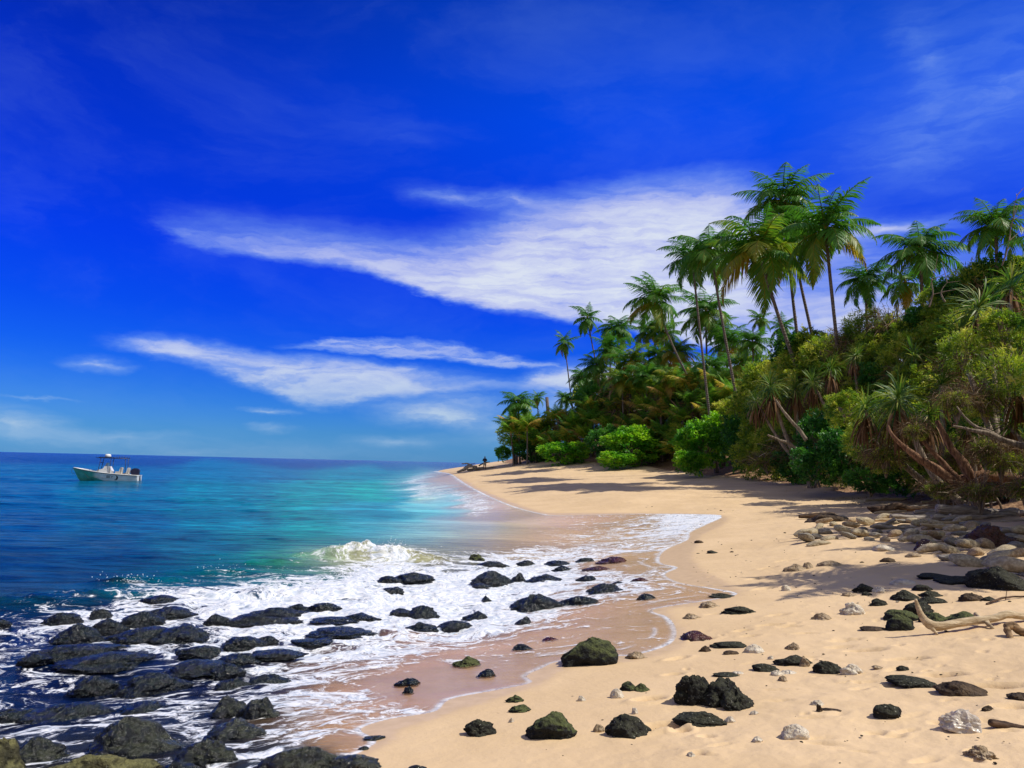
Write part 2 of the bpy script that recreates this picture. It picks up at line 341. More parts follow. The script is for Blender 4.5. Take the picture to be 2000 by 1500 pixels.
def mat_water():
    m, n = material('sea_water'); P = objc(n)
    F_, op, E_ = n.attr('foam'), n.attr('opacity'), n.attr('edge'); body = n.attr('body', 1); calm = n.attr('calm')
    # foam: torn, swirled sheets and lace
    wv = n.vec('SUBTRACT', n.noise(n.mapping(P, scale=(0.8, 0.8, 1)), 1.1, 3, 0.5, out=1), (0.5, 0.5, 0.5))
    PW = n.vec('ADD', P, n.vec('MULTIPLY', wv, (1.5, 1.5, 0)))
    f1 = n.noise(n.mapping(PW, rot=(0, 0, RAD(14)), scale=(0.75, 1.25, 1)), 1.75, 8, 0.64, 1.1)
    f2 = n.noise(PW, 11, 5, 0.65, 0.7)
    vor = n.new('ShaderNodeTexVoronoi', feature='DISTANCE_TO_EDGE'); n.put(vor.inputs['Vector'], n.vec('ADD', PW, n.vec('MULTIPLY', n.vec('SUBTRACT', n.noise(P, 6, 3, 0.6, out=1), (0.5, 0.5, 0.5)), (0.35, 0.35, 0)))); vor.inputs['Scale'].default_value = 3.2
    lace = n.mr(vor.outputs['Distance'], 0.0, 0.13, 1.0, 0.0)
    v = n.math('ADD', n.math('MULTIPLY', f1, 0.68), n.math('MULTIPLY', f2, 0.32))
    v = n.math('ADD', v, n.math('MULTIPLY', lace, 0.05))
    thr = n.math('SUBTRACT', 0.735, n.math('MULTIPLY', F_, 0.415))
    fm = n.mr(n.math('SUBTRACT', v, thr), -0.02, 0.085)
    fm = n.math('MULTIPLY', fm, n.mr(F_, 0.02, 0.14))
    eg = n.math('MULTIPLY', E_, n.mr(f2, 0.28, 0.55, 0.25, 1.0))
    fm = n.math('MAXIMUM', fm, eg, clamp=True)
    fcol = n.mix(n.mr(f2, 0.35, 0.65), (0.46, 0.53, 0.62), (0.86, 0.86, 0.86))
    # surface ripple
    rp = n.math('ADD', n.math('MULTIPLY', n.noise(n.mapping(P, scale=(0.5, 1.5, 1)), 1.6, 7, 0.66, 0.3), 0.55), n.math('MULTIPLY', n.noise(n.mapping(P, scale=(1.0, 1.9, 1)), 5.5, 4, 0.6), 0.05))
    nb = n.bump(rp, n.mr(calm, 0, 1, 0.7, 0.08), 0.9)
    patch = n.mr(n.noise(n.mapping(P, scale=(0.05, 0.22, 1)), 1, 6, 0.65), 0.36, 0.66, 0.72, 1.28)
    chop = n.mr(n.noise(n.mapping(P, scale=(0.4, 1.9, 1)), 1.5, 7, 0.72, 0.4), 0.38, 0.62, 0.42, 1.6)
    chop = n.math('POWER', chop, n.math('SUBTRACT', 1.0, calm))
    bc = n.vec('SCALE', body, n.math('MULTIPLY', patch, chop))
    bodysh = princ(n, bc, 0.18, nb, 0.26, IOR=1.33)
    fr = n.new('ShaderNodeFresnel'); fr.inputs[0].default_value = 1.33; n.put(fr.inputs['Normal'], nb)
    tr = n.new('ShaderNodeBsdfTransparent'); tr.inputs[0].default_value = (0.97, 0.96, 0.93, 1)
    gl = n.new('ShaderNodeBsdfGlossy'); gl.inputs['Roughness'].default_value = 0.08; n.put(gl.inputs['Normal'], nb)
    mx = n.new('ShaderNodeMixShader'); n.put(mx.inputs[0], n.math('MULTIPLY', fr.outputs[0], 0.22)); n.l.new(tr.outputs[0], mx.inputs[1]); n.l.new(gl.outputs[0], mx.inputs[2])
    m2 = n.new('ShaderNodeMixShader'); n.put(m2.inputs[0], op); n.l.new(mx.outputs[0], m2.inputs[1]); n.l.new(bodysh, m2.inputs[2])
    fsh = princ(n, fcol, 0.65, n.bump(v, 0.5, 0.12), 0.3)
    m3 = n.new('ShaderNodeMixShader'); n.put(m3.inputs[0], n.math('MULTIPLY', fm, n.mr(F_, 0, 0.5, 0.72, 0.97))); n.l.new(m2.outputs[0], m3.inputs[1]); n.l.new(fsh, m3.inputs[2])
    finish(n, m3.outputs[0]); return m
M_SAND = mat_sand(); M_WATER = mat_water()

# ---------------------------------------------------------------- sand
# footprints and scuffs: (px, py, half length, half width, angle, depth)
DENTS = [(1268, 1368, .13, .07, .3, .05), (1297, 1418, .16, .08, .1, .05), (1262, 1425, .08, .06, 0, .03), (1330, 1425, .07, .05, .4, .03), (1322, 1287, .14, .06, .5, .03), (1372, 1250, .15, .06, .3, .03),
         (1315, 1318, .10, .05, .2, .025), (1690, 1270, .18, .07, -.3, .035), (1775, 1287, .17, .07, -.35, .04), (1845, 1318, .17, .07, -.4, .035), (1942, 1338, .2, .08, -.3, .04), (1652, 1250, .16, .05, -.2, .03),
         (1520, 1202, .16, .06, .2, .03), (1505, 1222, .17, .06, -.1, .03), (1540, 1225, .13, .05, -.2, .03), (1450, 1232, .12, .05, .2, .025), (1465, 1242, .12, .05, .1, .02), (1575, 1238, .14, .05, -.3, .025), (1985, 1382, .12, .07, -.3, .02),
         (1395, 1200, .12, .05, 0, .02), (1500, 1110, .2, .08, .2, .03), (1480, 1130, .2, .08, .2, .03), (1535, 1095, .22, .08, .2, .03), (1495, 1150, .2, .08, .2, .03), (1640, 1262, .15, .05, -.2, .02), (1380, 1435, .06, .05, 0, .015)]
_r = np.random.RandomState(4)
for _ in range(90):
    px_, py_ = _r.uniform(1330, 1995), _r.uniform(1090, 1490)
    DENTS.append((px_, py_, _r.uniform(.03, .12), _r.uniform(.02, .05), _r.uniform(-.6, .6), _r.uniform(.006, .017)))
def build_sand():
    X, Y, Q = polar(0.0); R = np.hypot(X, Y)
    s = sdist(X, Y, SHORE); Z = height(X, Y)
    v = sdist(X, Y, VEG); wl = sdist(X, Y, WETL)
    wet = sstep(-wl, -0.20 - 0.004 * R, 0.14 + 0.012 * R)
    near = R < 300
    nz = np.zeros_like(X)
    nz[near] = fbm2(X[near], Y[near], 0.5, 3, 1.0) * 0.05 + fbm2(X[near], Y[near], 2.6, 4, 2.0) * 0.022
    lump = np.zeros_like(X); k = R < 70
    lump[k] = fbm2(X[k], Y[k], 7.0, 3, 3.0) * 0.012
    dryk = (1 - wet) * sstep(s, 0.3, 2.5)
    Z = Z + (nz + lump) * dryk * np.clip(0.45 + 0.1 * s, 0.2, 1.3)
    # wind ridges on the dune face below the bushes
    kk = (R < 160) & (v > -6)
    Z[kk] += fbm2(X[kk] * 0.5, Y[kk], 0.9, 4, 5.0) * 0.35 * sstep(v[kk], -4, 2)
    for (px, py, a, b, ang, dp) in DENTS:
        c = march(px, py); k = np.abs(X - c[0]) + np.abs(Y - c[1]) < 1.2
        dx = X[k] - c[0]; dy = Y[k] - c[1]; u = dx * math.cos(ang) + dy * math.sin(ang); w = -dx * math.sin(ang) + dy * math.cos(ang)
        q = (u / a) ** 2 + (w / b) ** 2 + 0.25 * fbm2(X[k], Y[k], 18, 2, 9.0)
        dp *= 2.3; Z[k] += -dp * np.exp(-q * 1.2) + dp * 0.25 * np.exp(-(np.sqrt(np.maximum(q, 0)) - 1.5) ** 2 * 4)
    litter = sstep(v, -1.5, 1.0) * 0.85 + sstep(v, 0, 4) * 0.6
    litter = litter + 0.42 * np.exp(-((X - 15.2) / 2.5) ** 2 - ((Y - 26) / 3.0) ** 2) + 0.35 * sstep(v, -5, 0) * (Y > 25)
    me = mesh('sand', np.stack([X, Y, Z], 1), Q, M_SAND, True, {'wet': wet, 'litter': np.clip(litter, 0, 1.4)})
    tag(link('sand', me), kind='structure')
build_sand()

# ---------------------------------------------------------------- sea
# what the water is like where: (px, py, foam, opacity, (body colour as it looks, sRGB), calm)
SEA = [(775, 907, 0, 1, (0, 62, 130), 0), (810, 908, 0, 1, (0, 62, 130), 0), (845, 909, 0, 1, (0, 62, 130), 0), (880, 909, 0, 1, (0, 62, 130), 0), (790, 915, 0, 1, (0, 90, 150), 0), (825, 915, 0, 1, (0, 95, 150), 0), (-300, 893, 0, 1, (0, 40, 118), 0), (200, 893, 0, 1, (0, 42, 120), 0), (600, 902, 0, 1, (0, 48, 122), 0), (850, 908, 0, 1, (0, 60, 130), 0),
       (-200, 925, 0, 1, (0, 72, 145), 0), (200, 925, 0, 1, (0, 82, 150), 0), (500, 925, 0, 1, (0, 95, 155), 0), (700, 926, 0, 1, (0, 115, 160), .1), (800, 925, 0, 1, (10, 130, 165), .2), (835, 922, 0.15, .9, (120, 180, 180), .4),
       (0, 970, 0, 1, (0, 72, 142), 0), (250, 965, 0, 1, (0, 88, 148), 0), (450, 960, 0, 1, (0, 108, 158), 0), (620, 960, 0, 1, (0, 128, 165), .1), (730, 955, 0, 1, (20, 150, 170), .3), (790, 945, 0.12, .9, (95, 170, 165), .5),
       (0, 1020, 0, 1, (0, 60, 132), 0), (250, 1020, 0, 1, (0, 74, 138), 0), (450, 1010, 0, 1, (0, 100, 152), 0), (600, 1005, 0, 1, (0, 126, 165), .1), (720, 1000, 0, 1, (30, 148, 168), .4), (820, 990, 0, 1, (88, 165, 165), .7), (880, 1000, 0, .97, (112, 155, 152), .9),
       (812, 957, 0.85, .9, (150, 185, 180), .8), (850, 965, 0.85, .7, (150, 180, 175), .8), (892, 973, 0.85, .7, (150, 180, 175), .8), (868, 975, 0.1, 1, (105, 165, 165), .8), (805, 940, 0.75, .9, (120, 180, 180), .6), (828, 930, 0.7, .9, (120, 180, 180), .6), (780, 962, 0.05, 1, (40, 150, 170), .4), (845, 985, 0.0, 1, (88, 160, 160), .7), (850, 948, 0.12, .3, (150, 140, 135), 1), (840, 965, 0.35, .6, (150, 170, 160), .8), (925, 990, 0.85, .6, (150, 150, 140), .9), (985, 1003, 0.45, .4, (165, 145, 125), 1), (880, 945, 0.14, .22, (150, 140, 135), 1), (860, 932, 0.3, .3, (150, 145, 140), 1), (910, 962, 0.12, .15, (150, 140, 135), 1), (960, 983, 0.18, .15, (150, 140, 130), 1), (920, 978, 0.35, .25, (150, 140, 130), 1),
       (950, 1020, 0.02, .9, (128, 142, 136), .9), (1020, 1015, 0.15, .65, (142, 130, 112), .9), (1080, 1020, 0.3, .5, (150, 130, 108), .9), (1150, 1015, 0.36, .4, (150, 125, 100), .9), (1220, 1012, 0.42, .35, (150, 125, 100), 1), (1300, 1012, 0.6, .3, (150, 125, 100), 1), (1380, 1012, 0.85, .3, (150, 125, 100), 1),
       (0, 1070, 0, 1, (0, 48, 110), 0), (200, 1070, 0, 1, (0, 55, 115), 0), (380, 1060, 0, 1, (0, 78, 130), 0), (520, 1050, 0.02, 1, (0, 105, 145), .1), (620, 1045, 0, 1, (5, 122, 148), .3), (720, 1035, 0, 1, (50, 140, 150), .5), (820, 1035, 0.02, 1, (95, 140, 138), .7), (900, 1045, 0.05, .95, (125, 135, 118), .7),
       (960, 1050, 0.14, .8, (138, 128, 102), .7), (1020, 1050, 0.25, .6, (140, 122, 95), .8), (1100, 1045, 0.42, .45, (150, 125, 98), .8), (1180, 1040, 0.48, .4, (150, 125, 98), .9), (1250, 1040, 0.62, .35, (150, 125, 100), 1), (1320, 1035, 0.82, .3, (150, 125, 100), 1),
       (0, 1120, 0.02, 1, (0, 40, 95), 0), (150, 1120, 0.03, 1, (0, 42, 98), 0), (300, 1105, 0.06, 1, (0, 62, 110), .1), (430, 1090, 0.08, 1, (0, 80, 112), .2), (560, 1085, 0.12, 1, (20, 115, 120), .3), (640, 1080, 0.34, 1, (120, 145, 125), .4), (720, 1078, 0.66, 1, (178, 172, 142), .4), (780, 1082, 0.85, 1, (150, 150, 120), .4), (830, 1075, 0.4, 1, (140, 140, 105), .4), (880, 1078, 0.4, .9, (135, 130, 105), .5),
       (940, 1085, 0.75, .8, (120, 125, 110), .4), (1040, 1078, 0.75, .6, (130, 118, 95), .5), (1120, 1075, 0.7, .5, (140, 118, 92), .6), (1200, 1065, 0.62, .4, (150, 125, 98), .8), (1260, 1075, 0.62, .35, (150, 125, 100), .9), (1260, 1105, 0.4, .3, (150, 125, 100), 1), (1290, 1130, 0.45, .3, (150, 125, 100), 1), (1220, 1115, 0.35, .35, (150, 122, 95), .9),
       (0, 1165, 0.2, 1, (0, 45, 90), .1), (130, 1165, 0.34, 1, (0, 55, 88), .1), (260, 1135, 0.48, 1, (0, 75, 90), .2), (380, 1120, 0.35, 1, (0, 80, 95), .2), (470, 1120, 0.66, 1, (20, 90, 100), .3), (600, 1112, 0.7, 1, (60, 105, 105), .3), (740, 1108, 0.92, 1, (80, 100, 100), .3),
       (350, 1160, 0.72, 1, (10, 45, 80), .2), (450, 1160, 0.85, 1, (15, 50, 85), .3), (600, 1150, 0.9, 1, (30, 60, 90), .3), (750, 1140, 0.92, 1, (40, 60, 85), .3), (880, 1130, 0.92, .95, (50, 65, 85), .3), (1060, 1125, 0.85, .8, (80, 75, 70), .4), (1180, 1145, 0.66, .5, (120, 98, 75), .7), (1220, 1165, 0.7, .4, (140, 112, 85), .8), (1350, 1155, 0.4, .3, (150, 120, 95), 1),
       (0, 1205, 0.53, 1, (5, 30, 72), .2), (150, 1195, 0.72, 1, (8, 32, 72), .2), (300, 1205, 0.63, 1, (8, 32, 72), .2), (650, 1195, 0.92, .95, (40, 52, 80), .3), (850, 1190, 0.9, .9, (45, 55, 80), .3), (960, 1170, 0.86, .85, (50, 55, 72), .3), (900, 1210, 0.85, .85, (70, 65, 75), .4),
       (60, 1240, 0.53, 1, (4, 26, 68), .2), (200, 1258, 0.51, 1, (4, 26, 66), .2), (400, 1250, 0.65, .95, (6, 26, 62), .2), (560, 1235, 0.82, .92, (12, 26, 58), .3), (720, 1262, 0.78, .8, (60, 50, 60), .4), (850, 1240, 0.66, .5, (130, 100, 80), .6), (1080, 1215, 0.62, .4, (140, 110, 85), .7), (1180, 1200, 0.48, .35, (140, 110, 85), .9), (1250, 1215, 0.36, .3, (140, 110, 85), 1),
       (60, 1300, 0.49, 1, (4, 24, 64), .2), (250, 1300, 0.46, 1, (4, 24, 62), .2), (400, 1310, 0.46, .95, (5, 22, 58), .2), (560, 1290, 0.72, .85, (12, 26, 55), .3), (650, 1300, 0.58, .6, (110, 85, 65), .5), (760, 1300, 0.5, .45, (140, 105, 78), .6), (870, 1300, 0.36, .35, (145, 110, 85), .8), (960, 1270, 0.42, .35, (140, 110, 85), .8), (1080, 1255, 0.4, .3, (140, 110, 85), .9), (1200, 1250, 0.34, .3, (140, 110, 85), 1), (1290, 1240, 0.38, .3, (140, 110, 85), 1),
       (60, 1350, 0.47, 1, (4, 22, 60), .2), (240, 1350, 0.46, 1, (4, 22, 58), .2), (360, 1370, 0.53, .92, (5, 22, 55), .2), (560, 1340, 0.66, .85, (10, 24, 50), .3), (660, 1350, 0.55, .6, (120, 88, 55), .5), (760, 1355, 0.3, .3, (140, 105, 85), 1), (900, 1330, 0.26, .25, (140, 105, 85), 1), (1000, 1320, 0.26, .25, (140, 105, 85), 1),
       (60, 1420, 0.53, .95, (6, 22, 52), .2), (250, 1420, 0.51, .95, (5, 20, 50), .2), (370, 1420, 0.53, .9, (6, 20, 48), .2), (560, 1420, 0.58, .9, (35, 38, 48), .3), (640, 1410, 0.62, .6, (125, 92, 50), .5), (700, 1400, 0.6, .4, (140, 105, 80), .6),
       (60, 1480, 0.46, .9, (20, 26, 36), .3), (250, 1490, 0.41, .9, (20, 26, 36), .3), (400, 1480, 0.46, .9, (14, 20, 34), .3), (530, 1450, 0.55, .8, (70, 58, 40), .4), (620, 1450, 0.55, .55, (120, 88, 48), .5), (700, 1440, 0.55, .4, (130, 100, 75), .6), (500, 1560, 0.5, .9, (40, 40, 40), .3)]
def build_sea():
    X, Y, Q = polar(3.0); R = np.hypot(X, Y)
    s = sdist(X, Y, SHORE); e = sdist(X, Y, SWASH); hs = height(X, Y)
    # fields by normalised gaussian weights in (bearing, nearness) space
    KX, KY, KV = [], [], []
    for (px, py, fo, op, c, ca) in SEA:
        d = ray(px, py); t = -(CAMZ - 0.1) / d[2] if d[2] < 0 else 4e4
        t = min(t, 4e4); KX.append(d[0] / d[1]); KY.append(1.0 / (t * d[1])); l = lin(*c); bk = 2.5 if op < 0.7 else (1.6 if ca >= .7 else 1.0); sea_ = 1.0 if (op > .9 and c[0] < 25 and fo < .3) else 0.0; KV.append((fo, op, l[0] * bk * (1 - .5 * sea_), l[1] * bk * (1 + .22 * sea_), l[2] * bk * (.92 - .24 * sea_), ca))
    KX = np.array(KX); KY = np.array(KY); KV = np.array(KV)
    fr = (Y > 0.5)
    u = np.where(fr, X / np.maximum(Y, 0.5), np.sign(X) * 3); v = np.where(fr, 1 / np.maximum(Y, 0.5), 0.3)
    vv = np.clip(v, 0.0, 0.3) * (CAMZ - 0.1)                    # about image rows
    KYv = KY * (CAMZ - 0.1)
    acc = np.zeros((len(X), 6)); ws_ = np.zeros(len(X)) + 1e-12
    uw = u + 0.02 * fbm2(X, Y, 0.35, 3, 4.0); vw = vv * (1 + 0.06 * fbm2(X, Y, 0.4, 3, 6.0))
    for i in range(len(KX)):
        sx_ = 0.016 if (SEA[i][0] > 760 and SEA[i][1] < 1003) else 0.042; sy_ = 0.006 + 0.05 * KYv[i]
        w = np.exp(-((uw - KX[i]) / sx_) ** 2 - ((vw - KYv[i]) / sy_) ** 2) + 1e-5 / (1 + ((uw - KX[i]) / sx_) ** 2 + ((vw - KYv[i]) / sy_) ** 2) ** 3
        ws_ += w; acc += w[:, None] * KV[i][None, :]
    acc /= ws_[:, None]
    foam, op, body, calm = acc[:, 0], acc[:, 1], acc[:, 2:5], acc[:, 5]
    # swell and chop
    Z = np.zeros_like(X); rng = np.random.RandomState(3)
    for k in range(16):
        L = 0.7 * 1.28 ** k; a = RAD(200 + rng.uniform(-38, 38)); amp = 0.0052 * L ** 0.8 * sstep(-L * 0.02, -1, 1)
        amp = 0.0050 * L ** 0.75; amp = amp * np.clip(1.6 - R / (L * 110), 0, 1) if L < 12 else amp
        ph = (X * math.sin(a) + Y * math.cos(a)) * 2 * math.pi / L + rng.uniform(0, 6.28) + 1.5 * vnoise(np.stack([X / L / 2.5, Y / L / 2.5, np.full(X.shape, k * 3.1)], 1))
        Z += amp * (1 - np.abs(np.sin(ph / 2))) * 1.6 - amp * 0.55
    Z *= np.where(s > -12, np.clip(-s / 12, 0.12, 1), 1) * (1 - 0.8 * calm) + 0.15
    Z = np.where(R > 6000, 0, Z) - 0.05
    # little breakers: (px, py, half width m, height m, thickness m, yaw)
    for (px, py, hw, ht, th, ya) in [(745, 1092, 1.45, .34, .5, -.08), (655, 1090, 1.3, .14, .5, -.05), (290, 1132, 1.0, .13, .4, .35), (180, 1165, 1.0, .10, .4, .3), (560, 1098, 1.4, .08, .5, .1), (400, 1112, 1.2, .08, .45, .15), (60, 1172, 1.5, .12, .4, .1), (885, 978, 3.5, .22, .8, -.35), (700, 1160, 3, .10, .5, .1), (480, 1165, 3, .10, .5, .1)]:
        d = ray(px, py); t = -CAMZ / d[2]; c = d * t
        k = (np.abs(X - c[0]) < hw * 3.2) & (np.abs(Y - c[1]) < hw * 3.2)
        dx = X[k] - c[0]; dy = Y[k] - c[1]; uu = dx * math.cos(ya) + dy * math.sin(ya); w_ = -dx * math.sin(ya) + dy * math.cos(ya)
        w_ = w_ + 0.14 * fbm2(X[k], Y[k], 2.2, 3, 8.0)
        prof = np.where(w_ > 0, np.exp(-(w_ / (th * 1.5)) ** 2), np.exp(-(w_ / (th * .42)) ** 2))
        crest = 0.85 + 0.35 * fbm2(X[k], Y[k], 4.5, 4, 11.0)
        Z[k] += ht * np.exp(-np.abs(uu / hw) ** 2.6) * prof * crest
    surfz = sstep(foam, 0.35, 0.9)
    k = R < 40
    fz = np.zeros_like(X); fz[k] = fbm2(X[k], Y[k], 2.4, 4, 13.0) * 0.075 + fbm2(X[k], Y[k], 9, 3, 14.0) * 0.022
    zbase = np.maximum(hs, -0.02 * (s < 0))
    swz = hs + np.clip(-e * 0.05, -0.3, 0.015)                # swash skin lying on the sand
    thick = sstep(-e, 0.3, 3.0)
    zz = np.maximum(Z + 0.03 + fz * surfz, swz + thick * surfz * (0.02 + fz * 0.8))
    zz = np.where(e > 0, np.minimum(hs + np.clip(-e * 0.6, -1.0, 0.0), swz), zz)
    zz = np.where(e > 3, hs - 1.2, zz)
    wd = 0.022 + 0.0022 * R
    edge = np.exp(-((e + wd * 0.8) / wd) ** 2) * (R < 260) * (0.65 + 0.35 * np.clip(fbm2(X, Y, 0.9, 2, 21.0) * 3 + .5, 0, 1))
    sh = 0.45 + 0.25 * fbm2(X, Y, 0.7, 2, 31.0)
    edge2 = np.exp(-((e + sh) / (wd * 0.9)) ** 2) * 0.6 * (R < 20) * np.clip(fbm2(X, Y, 1.6, 3, 41.0) * 4, 0, 1)
    foam = foam * sstep(-e, -0.05, 0.1)
    keep = (e < 4.0)
    fq = keep[Q].any(axis=1)
    V = np.stack([X, Y, zz], 1); Qk = Q[fq]
    used = np.unique(Qk); remap = np.full(len(X), -1, np.int64); remap[used] = np.arange(len(used))
    V = V[used]; Qk = remap[Qk]; V[:, 2] = np.where(R[used] > 5000, 0.0, V[:, 2])
    me = mesh('sea', V, Qk, M_WATER, True, {'foam': np.clip(foam, 0, 1)[used], 'opacity': np.clip(op, 0, 1)[used], 'edge': np.maximum(edge, edge2)[used], 'body': body[used], 'calm': np.clip(calm, 0, 1)[used]})
    tag(link('sea', me), kind='structure')
build_sea()

# ================================================================ THINGS
def icosphere(sub):
    bm = bmesh.new(); bmesh.ops.create_icosphere(bm, subdivisions=sub, radius=1.0)
    V = np.array([v.co[:] for v in bm.verts]); Fc = np.array([[v.index for v in f.verts] for f in bm.faces]); bm.free()
    return V, Fc
ICO = {k: icosphere(k) for k in (1, 2, 3, 4, 5)}
def rock_arrays(seed, a, b, c, sub=4, rough=1.0, skew=0.0, blocky=0.0, freq=1.0, peak=0.35, sink=0.0):
    V0, Fc = ICO[sub]; rs = np.random.RandomState(seed); off = rs.uniform(-50, 50, 3)
    D = V0.copy()
    if blocky > 0:
        p = 2 + 3 * blocky; D = D / (np.abs(D) ** p).sum(1)[:, None] ** (1 / p) * (1 - 0.12 * blocky)
    r = 1 + rough * (0.30 * fbm(V0 * 1.15 * freq + off, 2) + 0.20 * fbm(V0 * 2.6 * freq + off * 1.7, 3) + 0.085 * (1 - 2.2 * np.abs(fbm(V0 * 4.5 * freq + off, 3))) + 0.05 * (1 - 2 * np.abs(fbm(V0 * 11 * freq + off, 3))) + 0.02 * fbm(V0 * 26 * freq + off, 2))
    # a few flattened facets, as on a broken boulder
    for k in range(3):
        nrm = rs.normal(size=3); nrm[2] = abs(nrm[2]) * 0.6; nrm /= np.linalg.norm(nrm)
        d = (D * nrm).sum(1); cut = rs.uniform(0.62, 0.85); ex = np.maximum(d - cut, 0)
        D = D - ex[:, None] * nrm * 0.75
    P = D * r[:, None]
    top = P[:, 2].max(); P = P / max(top, 0.3)                   # height stays what was asked
    P[:, 0] /= np.abs(P[:, 0]).max(); P[:, 1] /= np.abs(P[:, 1]).max()
    rho = np.hypot(P[:, 0], P[:, 1]); P[:, 2] *= np.where(P[:, 2] > 0, 1 - peak * rho ** 1.3, 1)
    P = P * np.array([a, b, c * 0.92]); P[:, 0] += skew * a * np.clip(P[:, 2] / c, -0.2, 1) * 0.55; P[:, 2] -= sink * c
    return P, Fc
def fit_box(x0, y0, x1, y1, hf, dr=0.8):
    """ground point, half width, half depth and height of a lump that shows between these pixels"""
    if hf is surf: w_ = (x1 - x0) * .04; x0 += w_; x1 -= w_
    xc = (x0 + x1) / 2; base = march(xc, y1, hf)
    wd = math.hypot(base[0], base[1]); px = F / (ray(xc, y1)[1]) ; k = wd / F * math.hypot(*ray(xc, y1)[:2])
    a = (x1 - x0) / 2 * k; T = (y1 - y0) * k
    th = math.atan2(CAMZ - base[2], wd); st, ct = math.sin(th), math.cos(th)
    b = min(a * dr, T / (2.5 * st)); c = math.sqrt(max((T - b * st) ** 2 - (b * st) ** 2, (0.15 * T) ** 2)) / ct
    u = np.array([base[0], base[1]]) / wd
    cen = np.array([base[0] + u[0] * b, base[1] + u[1] * b, base[2]])
    return cen, a, b, c, math.atan2(-u[0], u[1])

# ---------------------------------------------------------------- stone and wood materials
def mat_rock(name, dark, mid, moss=None, moss_amt=0.0, wet=0.0, speck=0.0, scale=1.0, bumpk=1.0):
    m, n = material(name); P = objc(n); geo = n.new('ShaderNodeNewGeometry')
    sz = n.new('ShaderNodeSeparateXYZ'); n.put(sz.inputs[0], geo.outputs['Normal'])
    n1 = n.noise(P, 6 * scale, 6, 0.65); n2 = n.noise(P, (19 if wet > 0 else 34) * scale, 4, 0.6); n3 = n.noise(P, 140, 2, 0.6)
    c = n.mix(n.mr(n1, 0.35, 0.68), dark, mid)
    if moss is not None:
        up = n.mr(n.math('ADD', sz.outputs[2], n.math('MULTIPLY', n.math('SUBTRACT', n1, 0.5), 1.6)), 0.35, 0.95)
        c = n.mix(n.math('MULTIPLY', up, moss_amt), c, n.mix(n.mr(n2, 0.35, 0.65), moss, tuple(x * 1.7 for x in moss)))
    if speck > 0:
        c = n.mix(n.math('MULTIPLY', n.mr(n.noise(P, 55 * scale, 2, 0.5), 0.66, 0.72), speck), c, (0.45, 0.44, 0.36))
    vor = n.new('ShaderNodeTexVoronoi'); n.put(vor.inputs['Vector'], P); vor.inputs['Scale'].default_value = (16 if wet > 0 else 32) * scale
    h = n.math('ADD', n.math('MULTIPLY', n2, 0.6), n.math('ADD', n.math('MULTIPLY', n1, 0.9), n.math('MULTIPLY', vor.outputs['Distance'], -0.35)))
    h = n.math('ADD', h, n.math('MULTIPLY', n3, 0.12))
    nb = n.bump(h, (1.0 if wet > 0 else 0.9) * bumpk, 0.06 if wet > 0 else 0.045)
    rough = n.mr(n2, 0.35, 0.6, 0.06, 0.3) if wet > 0 else 0.85
    kw = {}
    finish(n, princ(n, c, rough, nb, 0.5 if wet > 0 else 0.2, **kw)); return m
M_WET = mat_rock('wet_black_basalt', (0.002, 0.004, 0.007), (0.007, 0.011, 0.014), (0.006, 0.012, 0.006), 0.5, 1.0)
M_WETG = mat_rock('wet_algae_basalt', (0.004, 0.006, 0.008), (0.012, 0.015, 0.014), (0.024, 0.027, 0.012), 0.7, 0.6)
M_ALGAE = mat_rock('algae_covered_basalt', (0.022, 0.022, 0.013), (0.065, 0.060, 0.030), (0.105, 0.10, 0.040), 0.8, 0.0, 0.15)
M_MOSSY = mat_rock('mossy_basalt', (0.009, 0.010, 0.012), (0.022, 0.024, 0.021), (0.062, 0.072, 0.024), 0.9, 0.0, 0.10)
M_DARK = mat_rock('dry_black_basalt', (0.008, 0.008, 0.008), (0.026, 0.026, 0.022), (0.040, 0.041, 0.022), 0.5, 0.0, 0.5)
M_RED = mat_rock('red_brown_basalt', (0.035, 0.010, 0.006), (0.085, 0.026, 0.013), None, 0, 0.4)
M_BROWN = mat_rock('brown_stone', (0.03, 0.02, 0.013), (0.11, 0.075, 0.045))
M_CORAL = mat_rock('bleached_coral', (0.50, 0.42, 0.31), (0.78, 0.70, 0.56), bumpk=1.2)
M_TAN = mat_rock('tan_coral', (0.24, 0.17, 0.10), (0.50, 0.39, 0.26), bumpk=1.3)
M_CREAM = mat_rock('cream_cobble', (0.27, 0.215, 0.135), (0.50, 0.42, 0.28), scale=1.0, bumpk=0.35)
M_GREYC = mat_rock('grey_cobble', (0.15, 0.135, 0.115), (0.30, 0.27, 0.22), scale=1.0, bumpk=0.4)
M_PINKC = mat_rock('buff_cobble', (0.24, 0.17, 0.10), (0.44, 0.34, 0.22), scale=1.0, bumpk=0.4)

RID = [100]
def add_rock(box, mat, name, label, cat, group=None, hf=surf, sub=4, dr=0.8, lobes=None, flat=1.0, **kw):
    cen, a, b, c, rz = fit_box(*box, hf, dr); c *= flat; a *= 1.0 + .22 * (1 - flat); RID[0] += 1
    kw.setdefault('rough', 1.0)
    if lobes is None:
        P, Fc = rock_arrays(RID[0], a, b, c, sub, **kw)
    else:                                                       # one boulder of several grown-together lumps
        Ps, Fs, k = [], [], 0
        for i, (lx, ly, sa, sb, sc_) in enumerate(lobes):
            p, f = rock_arrays(RID[0] * 31 + i, a * sa, b * sb, c * sc_, sub, **kw)
            Ps.append(p + np.array([lx * a, ly * b, 0])); Fs.append(f + k); k += len(p)
        P, Fc = np.vstack(Ps), np.vstack(Fs)
    me = mesh(name, P, Fc, mat)
    o = link(name, me, loc=cen, rot=(0, 0, rz)); return tag(o, label, cat, group)

